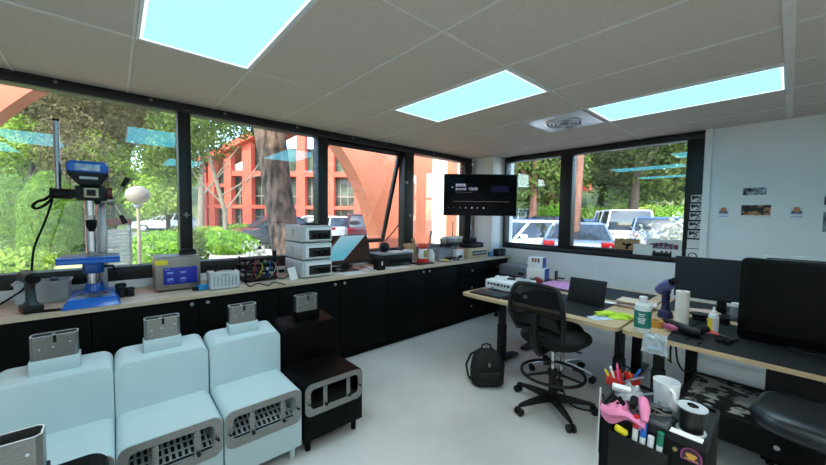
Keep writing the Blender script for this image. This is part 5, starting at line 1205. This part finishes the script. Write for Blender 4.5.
# leaf geometry
def leaves(blobs, n, size, seed, shell=.55, flat=0.):
    r = np.random.default_rng(seed); vol = np.array([b[1][0]*b[1][1]*b[1][2] for b in blobs])**.8; idx = r.choice(len(blobs), n, p=vol/vol.sum())
    c = np.array([b[0] for b in blobs])[idx]; R = np.array([b[1] for b in blobs])[idx]
    d = r.normal(size=(n, 3)); d /= np.linalg.norm(d, axis=1)[:, None]; q = shell+(1.05-shell)*r.random(n)
    P = c+d*R*q[:, None]
    u = r.normal(size=(n, 3)); u -= d*(u*d).sum(1)[:, None]*.5; u /= np.linalg.norm(u, axis=1)[:, None]
    w = np.cross(u, d+.7*r.normal(size=(n, 3))); w /= np.linalg.norm(w, axis=1)[:, None]
    s = size*(.6+.8*r.random(n))[:, None]
    V = np.stack([P-u*s, P+w*s*.45, P+u*s, P-w*s*.45], 1).reshape(-1, 3)
    me = bpy.data.meshes.new('foliage'); me.vertices.add(4*n); me.vertices.foreach_set('co', V.ravel())
    me.loops.add(4*n); me.loops.foreach_set('vertex_index', np.arange(4*n, dtype=np.int32))
    me.polygons.add(n); me.polygons.foreach_set('loop_start', np.arange(0, 4*n, 4, dtype=np.int32)); me.polygons.foreach_set('loop_total', np.full(n, 4, dtype=np.int32))
    me.update(calc_edges=True); me.validate(); return me
def add_mesh(name, me, m_, par):
    me.materials.clear(); me.materials.append(m_); o = bpy.data.objects.new(name, me); COL.objects.link(o); o.parent = par; return o
L_DARK = leaf_mat('dark pine foliage', (36, 48, 28), (92, 104, 62))
L_MID = leaf_mat('mid green foliage', (50, 70, 34), (120, 138, 70))
L_LITE = leaf_mat('yellow green foliage', (92, 128, 40), (184, 206, 96))
L_CYP = leaf_mat('cypress foliage', (78, 114, 36), (146, 178, 74), 7)
L_BUSH = leaf_mat('bright bush foliage', (84, 132, 40), (164, 208, 78), 4)
L_DRY = leaf_mat('brownish foliage', (70, 64, 46), (136, 126, 90))
L_OLIVE = leaf_mat('silver flowering foliage', (140, 146, 120), (236, 236, 226), 6)
def shrub(name, lb, cat, loc, blobs, n, size, m_, seed, group=None, stem=None, shell=.6):
    if name == 'cypress': shell = .86
    t = thing(name, lb, cat, loc, 0, group)
    add_mesh('foliage', leaves(blobs, n, size, seed, shell), m_, t)
    g = MB()
    for k in range(3): g.tube([(0.05*k-.05, .03*k, -.02), (.1*k-.1, .05-.04*k, blobs[0][0][2]*.8)], [.03, .015], 6)
    g.build('stem', BARKG, t)
    return t
# bushes by the left window
p = ground_at(9, 11.8); shrub('cypress', 'clipped cypress column at the left edge beyond the left window', 'cypress', p, [((0,0,.8),(.60,.60,.9)),((0,0,1.6),(.58,.58,.9)),((0,0,2.2),(.42,.42,.6))], 20000, .03, L_CYP, 1)
p = ground_at(50, 9.6); shrub('cypress', 'clipped cypress column between the mast and the drill press', 'cypress', p, [((0,0,.8),(.64,.64,.9)),((0,0,1.5),(.64,.64,.9)),((0,0,2.05),(.44,.44,.6))], 22000, .03, L_CYP, 2)
p = ground_at(80, 11); shrub('cypress', 'darker cypress column half hidden behind the drill press', 'cypress', p, [((0,0,.8),(.6,.6,.9)),((0,0,1.5),(.55,.55,.9))], 6000, .05, L_MID, 3)
p = ground_at(10, 7.6); shrub('bush', 'low leafy bush under the left cypress by the window', 'bush', p, [((0,0,.30),(.7,.7,.35)),((.5,.3,.25),(.4,.4,.3))], 2600, .07, L_LITE, 4)
p = ground_at(160, 9.8); shrub('bush', 'rounded bright green bush at the right end of the left window', 'bush', p, [((0,0,.45),(1.0,1.0,.55)),((.4,.5,.4),(.7,.7,.45))], 6000, .05, L_BUSH, 6)
p = ground_at(178, 15); shrub('bush', 'green bush beyond the frame bar between the first two windows', 'bush', p, [((0,0,.4),(.8,.8,.5))], 2500, .07, L_MID, 7)
p = ground_at(226, 12.6); shrub('bush', 'rounded bright green bush before the coral building', 'bush', p, [((0,0,.42),(.85,.85,.48)),((.4,.4,.35),(.6,.6,.4))], 5000, .05, L_BUSH, 8)
p = ground_at(238, 17); shrub('bush', 'longer green hedge bush behind the rounded one, before the coral building', 'bush', p, [((0,0,.5),(1.0,1.6,.5)),((.6,1.0,.5),(.9,.9,.5)),((-.9,-1.2,.4),(.9,.9,.45))], 7000, .07, L_LITE, 9)
p = ground_at(254, 5.9); shrub('sapling', 'thin grey-green sapling close to the second window', 'sapling', p, [((0,0,.62),(.32,.32,.42))], 420, .05, L_OLIVE, 10, shell=.1)
p = ground_at(196, 9.0); shrub('sapling', 'grey-green shrub beside the frame bar at the foot of the second window', 'shrub', p, [((0,0,.5),(.28,.28,.55))], 800, .05, L_MID, 12, shell=.2)
# trees
def tree(name, lb, loc, trunk, branches, blobs, n, size, lm, bm_, seed, group=None, shell=.3):
    t = thing(name, lb, 'tree', loc, 0, group)
    g = MB(); g.tube([q[:3] for q in trunk], [q[3] for q in trunk], 14); g.build('trunk', bm_, t)
    for br in branches: g = MB(); g.tube([q[:3] for q in br], [q[3] for q in br], 8); g.build('branch', bm_, t)
    if n: add_mesh('foliage', leaves(blobs, n, size, seed, shell), lm, t)
    return t
# leaning pine right outside the second window
a_, b_ = onz(290, 262, 0), None
P0 = ray(288, 262)*6.6+Vector((0, 0, H)); P1 = ray(278, 190)*6.8+Vector((0, 0, H)); P2 = ray(268, 118)*7.0+Vector((0, 0, H)); P3 = ray(256, 50)*7.2+Vector((0, 0, H))
base = Vector((P0.x+.02, P0.y+.03, -.02))
rel = lambda P: tuple(P-base)
tree('pine_tree', 'big leaning pine trunk right outside the second window', base, [(0, 0, 0, .36), (*rel(P0), .27), (*rel(P1), .27), (*rel(P2), .31), (*rel(P3), .29), (*rel(ray(230,-40)*7.4+Vector((0,0,H))), .3)],
     [[(*rel(P2+Vector((0,0,.5))), .16), (*rel(ray(330, 60)*7.6+Vector((0,0,H))), .1), (*rel(ray(380, 40)*8.2+Vector((0,0,H))), .05)], [(*rel(P2+Vector((0,0,.9))), .14), (*rel(ray(190, 20)*8+Vector((0,0,H))), .06)]],
     [(rel(ray(210, -10)*8.5+Vector((0,0,H))), (2.2, 2.2, .9)), (rel(ray(320, 0)*8.5+Vector((0,0,H))), (2.0, 2.0, .8))], 7000, .10, L_DARK, BARK, 21)
# slim branching tree in front of the coral building
p = ground_at(226, 15.5)
tree('slim_tree', 'slim branching tree in front of the coral building', p, [(0,0,0,.12),(.02,-.05,1.6,.10),(-.1,-.4,3.2,.08),(-.25,-.8,5,.05)],
     [[(.0,-.1,1.5,.05),(.1,.9,3.0,.035),(.0,1.6,4.2,.02)], [(.0,-.1,1.9,.05),(-.3,-1.0,3.0,.035),(-.5,-1.6,4.0,.02)], [(-.05,-.2,2.3,.04),(.2,1.0,3.2,.03),(.3,2.0,3.6,.015)], [(-.1,-.4,3.1,.04),(.3,.5,4.6,.02)]],
     [((-.3,-1.4,5.0),(1.5,1.5,1.2)),((-.3,-2.2,4.0),(1.0,1.0,.8)),((.2,.8,5.6),(1.2,1.2,.7))], 2600, .10, L_MID, BARKG, 22)
p = ground_at(200, 20); tree('leafy_tree', 'leafy tree at the left side of the second window', p, [(0,0,0,.2),(0,.1,3,.16),(.2,.2,6,.1)], [[(0,.1,2.5,.08),(.5,1.5,4.5,.04)]], [((0,0,6.5),(2.4,2.4,2.2)),((-.8,-1.2,4.5),(1.8,1.8,1.5)),((.3,1.0,8.0),(2,2,1.5))], 6500, .13, L_MID, BARKG, 23)
# big trees beyond the left window and far tree line
def big(px, d, h_, r, lm, lb, seed, n=9000, size=.2, name='dense_tree', bark=BARKD, low=.2):
    p = ground_at(px, d); gz = max(0, hillz(p)); rn = random.Random(seed)
    bl = [((rn.uniform(-.45,.45)*r, rn.uniform(-.45,.45)*r, h_*low+(h_*(1-low))*(k+.5)/7), (r*rn.uniform(.45,.75), r*rn.uniform(.45,.75), h_*.16)) for k in range(7)]
    return tree(name, lb, p+Vector((0, 0, gz-.1)), [(0,0,0,.05*h_*.55),(.1,.0,h_*.45,.04*h_*.5),(.2,.1,h_*.85,.01*h_)], [[(.05,0,h_*.35,.015*h_),(.5*r,.2*r,h_*.6,.006*h_)], [(.05,0,h_*.4,.015*h_),(-.45*r,-.3*r,h_*.65,.006*h_)]], bl, n, size, lm, bark, seed, 'trees outside the windows')
def hillz(p):
    d = math.hypot(p.x, p.y); v = (d-34)/60
    return 9*min(1, v*1.6)**.8 if v > 0 else 0
big(34, 26, 6.4, 3.6, L_LITE, 'wide bright yellow-green tree behind the two cypress columns', 31, 12000, .13, low=.38)
shrub('hedge', 'dark low hedge behind the cypress columns', 'hedge', ground_at(46, 15), [((0,0,.9),(3.2,1.2,1.0)),((-2.2,-1.0,.8),(1.6,1.2,.9)),((2.2,1.2,.9),(1.6,1.2,1.0))], 9000, .10, L_DARK, 77)
big(-10, 28, 13, 6, L_DRY, 'tall brownish tree at the far left of the left window', 32, 26000, .13)
big(52, 33, 15, 6, L_DARK, 'tall dark tree behind the mast of the drill press', 33, 26000, .15)
big(96, 27, 12, 4.6, L_DRY, 'tall brownish tree above the drill press head', 34, 24000, .12)
big(112, 27, 6.5, 2.6, L_LITE, 'rounded yellow-green tree behind the globe lamp', 35, 9000, .12, low=.25)
big(150, 34, 15, 6, L_DRY, 'tall brownish tree at the right of the left window', 36, 26000, .13)
big(168, 24, 5.6, 2.2, L_LITE, 'small yellow-green tree near the first frame bar', 37, 8000, .12, low=.3)
big(128, 48, 20, 9, L_DARK, 'very tall dark tree far behind the globe lamp', 38, 13000, .3)
big(20, 52, 20, 9, L_DARK, 'very tall dark tree far behind the left cypress', 39, 13000, .3)
big(352, 37, 11.5, 3.4, L_MID, 'green tree seen through the arch behind the coral beams', 41, 8000, .13, low=.3)
big(532, 20, 9, 3.6, L_MID, 'green-crowned tree with a reddish trunk seen right of the television', 43, 12000, .14, bark=BARKP, low=.3)
big(508, 30, 12, 5, L_DARK, 'dark tree at the left edge of the short window', 44, 11000, .2)
big(556, 33, 12, 5, L_DRY, 'brownish tree left of the bar of the short window', 45, 11000, .2)
big(600, 36, 13, 6, L_LITE, 'tall yellow-green tree behind the far coral pavilion', 46, 12000, .22)
big(642, 30, 12, 5, L_LITE, 'tall yellow-green tree in the middle of the short window', 47, 12000, .2)
big(676, 26, 10, 4.5, L_MID, 'green tree at the right edge of the short window', 48, 11000, .18, low=.35)
big(632, 22, 12, 3.4, L_DARK, 'dark overhanging tree crown at the top of the short window', 49, 11000, .16, low=.34)
big(700, 40, 15, 7, L_MID, 'green tree far behind the right window frame', 50, 9000, .26)
p = ground_at(574, 9.5); tree('trunk_tree', 'reddish brown trunk close behind the bar of the short window', p, [(0,0,0,.17),(0.02,0,1.5,.15),(.05,.1,4,.13),(.0,.3,7,.10)], [[(.02,.02,3.4,.08),(.9,.4,4.8,.04)]], [((.2,.4,6.6),(2.0,2.0,1.2)),((1.2,.6,5.6),(1.2,1.2,.8))], 4200, .11, L_MID, BARKP, 51)
for k, (px, d, lb, lm, n_) in enumerate(((604, 24, 'yellow-green shrub on the bank left of the white van roof', L_LITE, 4000), (630, 25, 'broad yellow-green shrub on the bank above the white van', L_LITE, 5000), (656, 24, 'bright shrub on the bank above the blue car', L_BUSH, 4500), (684, 22, 'bright shrub on the bank at the right edge of the short window', L_BUSH, 4500), (540, 25, 'bright green shrub below the reddish tree right of the television', L_BUSH, 4500), (512, 25, 'green shrub on the bank just right of the television', L_LITE, 4000), (576, 26, 'green shrub on the bank behind the window bar', L_LITE, 4000))):
    shrub('bush', lb, 'bush', ground_at(px, d)+Vector((0, 0, .2)), [((0,0,1.1),(1.9,1.2,1.0)),((1.0,.6,1.3),(1.4,1.2,1.1)),((-1.1,-.4,.9),(1.2,1.2,.9))], n_, .10, lm, 60+k, 'shrubs on the bank behind the car park')
p = ground_at(656, 6.9); shrub('flowering_shrub', 'pale flowering shrub close outside the short window behind the poster', 'shrub', p, [((0,0,.85),(.65,.7,.6)),((.4,.3,1.0),(.4,.5,.45)),((-.4,-.2,.75),(.4,.4,.45))], 2000, .05, L_OLIVE, 70, shell=.2)
p = ground_at(684, 6.6); shrub('flowering_shrub', 'pale flowering shrub at the right end of the short window', 'shrub', p, [((0,0,.9),(.45,.5,.75))], 1600, .05, L_OLIVE, 71, shell=.2)
# globe lamp and notice board
p = ground_at(138.5, 6.3); t = thing('globe_lamp', 'garden lamp with a white globe on a pole outside the left window', 'lamp', p)
g = MB(); g.cyl((0,0,-.02), (0,0,1.62), .028, n=14); g.build('pole', mat('weathered pole', (170, 150, 128), .7), t)
g = MB(); g.lathe([(.05, 1.60), (.07, 1.62), (.07, 1.66), (.05, 1.67)], n=18); g.build('collar', GREYP, t)
g = MB(); g.ell((0, 0, 1.84), (.19, .19, .17), 24, 14); g.build('globe', mat('weathered white globe', (160, 148, 136), .6, var=.15, scale=5), t)
p = ground_at(117, 5.6); t = thing('notice_board', 'grey slatted notice board with a dark red top outside behind the drill press', 'board', p, -.75+PI/2)
g = MB(); M_SL = mat('grey metal slats', (206, 206, 202), .6)
for k in range(14): g.boxc((0, 0, .35+.065*k), (.03, .42, .05), (0, .25, 0))
g.build('slats', M_SL, t)
g = MB(); g.box(-.03, .03, -.24, -.21, -.02, 1.36); g.box(-.03, .03, .21, .24, -.02, 1.36); g.build('frame', GREYP, t)
g = MB(); g.box(-.035, .035, -.25, .25, 1.30, 1.40, .004); g.build('top_rail', mat('dark red rail', (120, 50, 44), .6), t)
# arcade of the own building
AX = -5.0
def ell_w(z): return 2.64*math.sqrt(max(0, 1-(z/3.5)**2))
g = MB()
inn = [(1.1+2.64*math.cos(a), 3.5*math.sin(a)) for a in np.linspace(0, PI, 41)]
g.bm.free(); g = MB()
R_ = [g.ring([(AX, y, max(z, -.02)), (AX, y, 5.2), (AX-.35, y, 5.2), (AX-.35, y, max(z, -.02))]) for y, z in [(4.10, -.02), (3.741, -.02)] + inn[1:-1] + [(-1.541, -.02), (-3.2, -.02)]]
g.skin(R_)
struct(g, 'wall_arcade', M_ARCH)
g = MB(); g.box(AX-.2, AX-.04, 4.101, 4.18, -.02, 5.2); struct(g, 'trim_4', M_CREAM)
g = MB(); g.box(AX-.5, AX-.10, 4.181, 5.07, -.02, 5.2); struct(g, 'wall_pier', M_ARCH)
g = MB(); g.box(AX-.6, AX-.16, 5.071, 6.25, -.02, 5.2); struct(g, 'wall_cream', M_CREAM)
g = MB(); g.box(AX-.16, AX-.06, 5.60, 5.84, -.02, 5.2); struct(g, 'wall_buttress', M_ARCH)
# coral building
c0 = ground_at(285, 27); bd_ = math.atan2(CF.y, CF.x); fwd = Vector((CF.x, CF.y, 0)).normalized(); rzb = math.atan2(-fwd.y, -fwd.x)
t = thing('coral_building', 'coral framed glass building seen through the second and third windows', 'building', c0, rzb)
s = 27/FOC
def U(px): return (px-285)*s
def zpix(y): return H+(216-y)*s
def roof_z(px): return zpix(168-(px-205)*.49) if px < 284 else zpix(129)
for px, w_ in ((206, .22), (214, .22), (230, .28), (249, .36), (271, .36), (302, .34), (331, .30), (358, .28), (386, .28), (410, .28)):
    g = MB(); g.box(-.4, .3, U(px)-w_, U(px)+w_, -.05, roof_z(px)); g.build('column', M_CORAL, t)
for z0, z1, a, b in ((zpix(211), zpix(207.5), 204, 412), (zpix(179), zpix(174), 226, 412), (zpix(190), zpix(187), 204, 231), (zpix(131), zpix(123), 284, 412)):
    g = MB(); g.box(-.35, .22, U(a), U(b), z0, z1); g.build('beam', M_CORAL, t)
g = MB(); g.box(-.9, -.55, U(206), U(412), 0, zpix(172)); g.box(-.9, -.55, U(240), U(412), zpix(172), zpix(150)); g.build('glass_wall', M_DGLASS, t)
g = MB()
for px in np.arange(208, 412, 7.3): g.box(-.54, -.48, U(px)-.035, U(px)+.035, 0, zpix(172))
for y in (198, 219): g.box(-.54, -.47, U(206), U(412), zpix(y)-.05, zpix(y)+.05)
g.build('glazing_bars', mat('grey glazing bars', (150, 140, 132), .5), t)
g = MB(); g.hull8([(-3, U(203), zpix(169)), (.8, U(203), zpix(169)), (.8, U(284), zpix(130)), (-3, U(284), zpix(130)), (-3, U(203), zpix(164)), (.8, U(203), zpix(164)), (.8, U(284), zpix(122)), (-3, U(284), zpix(122))]); g.build('sloping_roof', M_CORAL, t)
p = ground_at(603, 46); t = thing('coral_pavilion', 'small coral pavilion far off beyond the car park in the short window', 'building', p+Vector((0, 0, hillz(p)*.5)), rzb)
g = MB(); g.box(-3, 0, -2.4, 2.2, 0, 4.6); g.build('block', M_CORAL, t); g = MB(); g.box(-3.2, .5, -2.9, 2.8, 4.6, 5.3); g.build('roof', M_CORAL, t)
g = MB(); g.box(.0, .05, -1.6, -.2, 1.6, 3.6); g.box(.0, .05, .3, 1.6, 1.6, 3.6); g.build('window', M_DGLASS, t)
p = ground_at(535, 47); t = thing('coral_building', 'low coral building behind the trees right of the television', 'building', p+Vector((0, 0, .2)), rzb)
g = MB(); g.box(-5, 0, -5, 4.5, 0, 6.2); g.build('block', M_CORAL, t); g = MB(); g.box(-5.3, .6, -5.5, 5, 6.2, 7); g.build('roof', M_CORAL, t)
g = MB(); [g.box(.0, .05, y, y+1.1, 2.0, 4.4) for y in (-4, -2, 0, 2)]; g.build('window_row', M_DGLASS, t)
# ------------------------------------------------------------ cars
TYRE = mat('tyre rubber', (24, 24, 25), .8); RIM = mat('alloy rim', (170, 172, 176), .35, .8); CGLASS = mat('car glass', (40, 48, 54), .06, spec=.8)
TAIL = mat('tail lamp red', (150, 16, 24), .25); HEADL = mat('head lamp clear', (220, 226, 230), .15)
PAINT = {}
def paint(nm, rgb):
    if nm not in PAINT: PAINT[nm] = mat(nm+' car paint', rgb, .3, .1, var=.02, coat=.6)
    return PAINT[nm]
def car(px, d, head, nm, rgb, lb, style='hatch', L=4.1, W=1.76, Ht=1.47, z=0, cat='car'):
    p = ground_at(px, d); p.z = z-.03; t = thing('parked_car' if cat == 'car' else 'parked_van', lb, cat, p, head, 'cars outside the windows'); pt = paint(nm, rgb)
    h = L/2
    if style == 'van': prof = [(-h,.35),(-h,1.0),(-h+.05,1.05),(h*.55,1.05),(h-.08,.85),(h,.6),(h,.32),(-h,.3)]; cab = (-h+.06, h*.60, -h+.12, h*.30)
    elif style == 'sedan': prof = [(-h,.42),(-h+.03,.88),(-h+.12,.95),(-h*.45,.97),(h*.32,.95),(h-.15,.78),(h,.58),(h,.3),(-h,.3)]; cab = (-h*.72, h*.40, -h*.38, h*.08)
    else: prof = [(-h,.4),(-h+.02,.9),(-h+.06,.97),(h*.35,.96),(h-.15,.80),(h,.6),(h,.3),(-h,.3)]; cab = (-h+.10, h*.45, -h+.38, h*.10)
    zb = max(q[1] for q in prof)-.03; w2 = W/2
    g = MB(); g.prism(prof, -w2, w2, 'y', bev=.06, seg=3); g.build('body', pt, t)
    a, b, c, e = cab; q = w2-.05; r = w2-.20
    g = MB(); g.hull8([(a,-q,zb),(b,-q,zb),(b,q,zb),(a,q,zb),(c,-r,Ht-.04),(e,-r,Ht-.04),(e,r,Ht-.04),(c,r,Ht-.04)], .03); g.build('windows', CGLASS, t)
    g = MB(); g.hull8([(c-.05,-r-.02,Ht-.07),(e+.05,-r-.02,Ht-.07),(e+.05,r+.02,Ht-.07),(c-.05,r+.02,Ht-.07),(c+.05,-r+.06,Ht),(e-.08,-r+.06,Ht),(e-.08,r-.06,Ht),(c+.05,r-.06,Ht)], .02); g.build('roof', pt, t)
    g = MB()
    for sy in (-1, 1):
        for (xb, xt) in ((a+.02, c), (b-.02, e), ((a+b)/2-.05, (c+e)/2-.05)):
            g.tube([(xb, sy*(q+.005), zb), (xt, sy*(r+.005), Ht-.05)], .04, 6)
    g.build('pillars', pt, t)
    for sx in (-h+.78, h-.80):
        for sy in (-1, 1):
            g = MB(); g.cyl((sx, sy*(w2-.19), .31), (sx, sy*(w2+.012), .31), .315, n=22); wl = g.build('wheel', TYRE, t)
            g = MB(); g.cyl((sx, sy*(w2+.0125), .31), (sx, sy*(w2+.02), .31), .20, .17, 18); g.build('rim', RIM, wl)
    for sy in (-1, 1):
        g = MB(); g.box(-h-.012, -h+.08, sy*(w2-.20)-.13, sy*(w2-.20)+.15, .82, .95, .02); g.build('tail_light', TAIL, t)
        g = MB(); g.box(h-.16, h-.02, sy*(w2-.28)-.15, sy*(w2-.28)+.15, .62, .74, .02); g.build('head_light', HEADL, t)
        g = MB(); g.box(b-.30, b-.16, sy*(w2+.09)-.08, sy*(w2+.09)+.08, zb+.02, zb+.14, .03); g.build('mirror', pt, t)
    g = MB(); g.box(-h-.015, -h+.03, -.26, .26, .50, .62, .004); g.build('number_plate', PAPER, t)
    g = MB(); g.box(-h-.03, -h+.1, -w2+.06, w2-.06, .30, .46, .03); g.box(h-.1, h+.03, -w2+.06, w2-.06, .28, .46, .03); g.build('bumper', DKGREY if style == 'van' else pt, t)
    return t
def bear(px): d = ray(px, 217); return math.atan2(d.y, d.x)
WHITE_, SILV, BLUE_, DARK_, NAVY, MAROON = (226, 228, 228), (176, 186, 198), (56, 92, 150), (40, 42, 48), (44, 60, 96), (96, 40, 46)
car(166, 27, bear(166)+1.35, 'silver', SILV, 'silver blue car parked beyond the green bush in the left window')
car(116, 36, bear(116)+1.5, 'white', WHITE_, 'white car far off behind the drill press handles', z=.9)
car(213, 31, bear(213)+1.5, 'white', WHITE_, 'white car far off left of the slim tree')
car(274, 15.5, bear(274)+2.0, 'dark', DARK_, 'dark grey car half hidden behind the leaning pine', 'sedan', 4.4)
car(310, 21, bear(310)+1.4, 'white', WHITE_, 'white car between the leaning pine and the stacked grey devices')
car(334, 18, bear(334)+.3, 'white', WHITE_, 'white car at the left edge of the arch opening')
car(361, 17.5, bear(361)+.12, 'maroon', MAROON, 'dark maroon car seen from behind through the arch', 'hatch', 4.2, 1.78, 1.6)
car(519, 10.2, bear(519)+2.3, 'white', WHITE_, 'white hatchback parked close outside the short window, right of the television', 'hatch', 3.9, 1.7, 1.46)
car(508, 17, PI*.95, 'blue', BLUE_, 'blue car parked behind the white hatchback')
car(547, 16.5, bear(547)+2.5, 'dark', DARK_, 'dark car left of the bar of the short window', 'hatch', 4.3, 1.8, 1.62)
car(500, 24, PI*.95, 'white', WHITE_, 'white van far off just right of the television', 'van', 4.8, 1.9, 2.1, cat='van')
car(577, 10.4, bear(577)+.02, 'steel blue', (112, 128, 146), 'silver blue car with red tail lights close outside, right of the window bar', 'sedan', 4.3, 1.75, 1.42)
car(582, 18.5, bear(582)+.3, 'blue', BLUE_, 'blue car behind the one with red tail lights')
car(617, 16.0, bear(617)+.22, 'white', WHITE_, 'white van parked in the middle of the short window', 'van', 4.6, 1.85, 1.92, cat='van')
car(652, 15.0, bear(652)+.1, 'slate blue', (74, 104, 158), 'slate blue car parked right of the white van', 'hatch', 4.3, 1.8, 1.62)
car(680, 16, bear(680)-.5, 'white', WHITE_, 'white car parked at the right edge of the short window', 'hatch', 4.2, 1.8, 1.55)
car(560, 22, PI*.95, 'navy', NAVY, 'navy car far off behind the bar of the short window')
car(634, 22, PI*.97, 'grey', (120, 124, 130), 'grey car far off behind the white van')
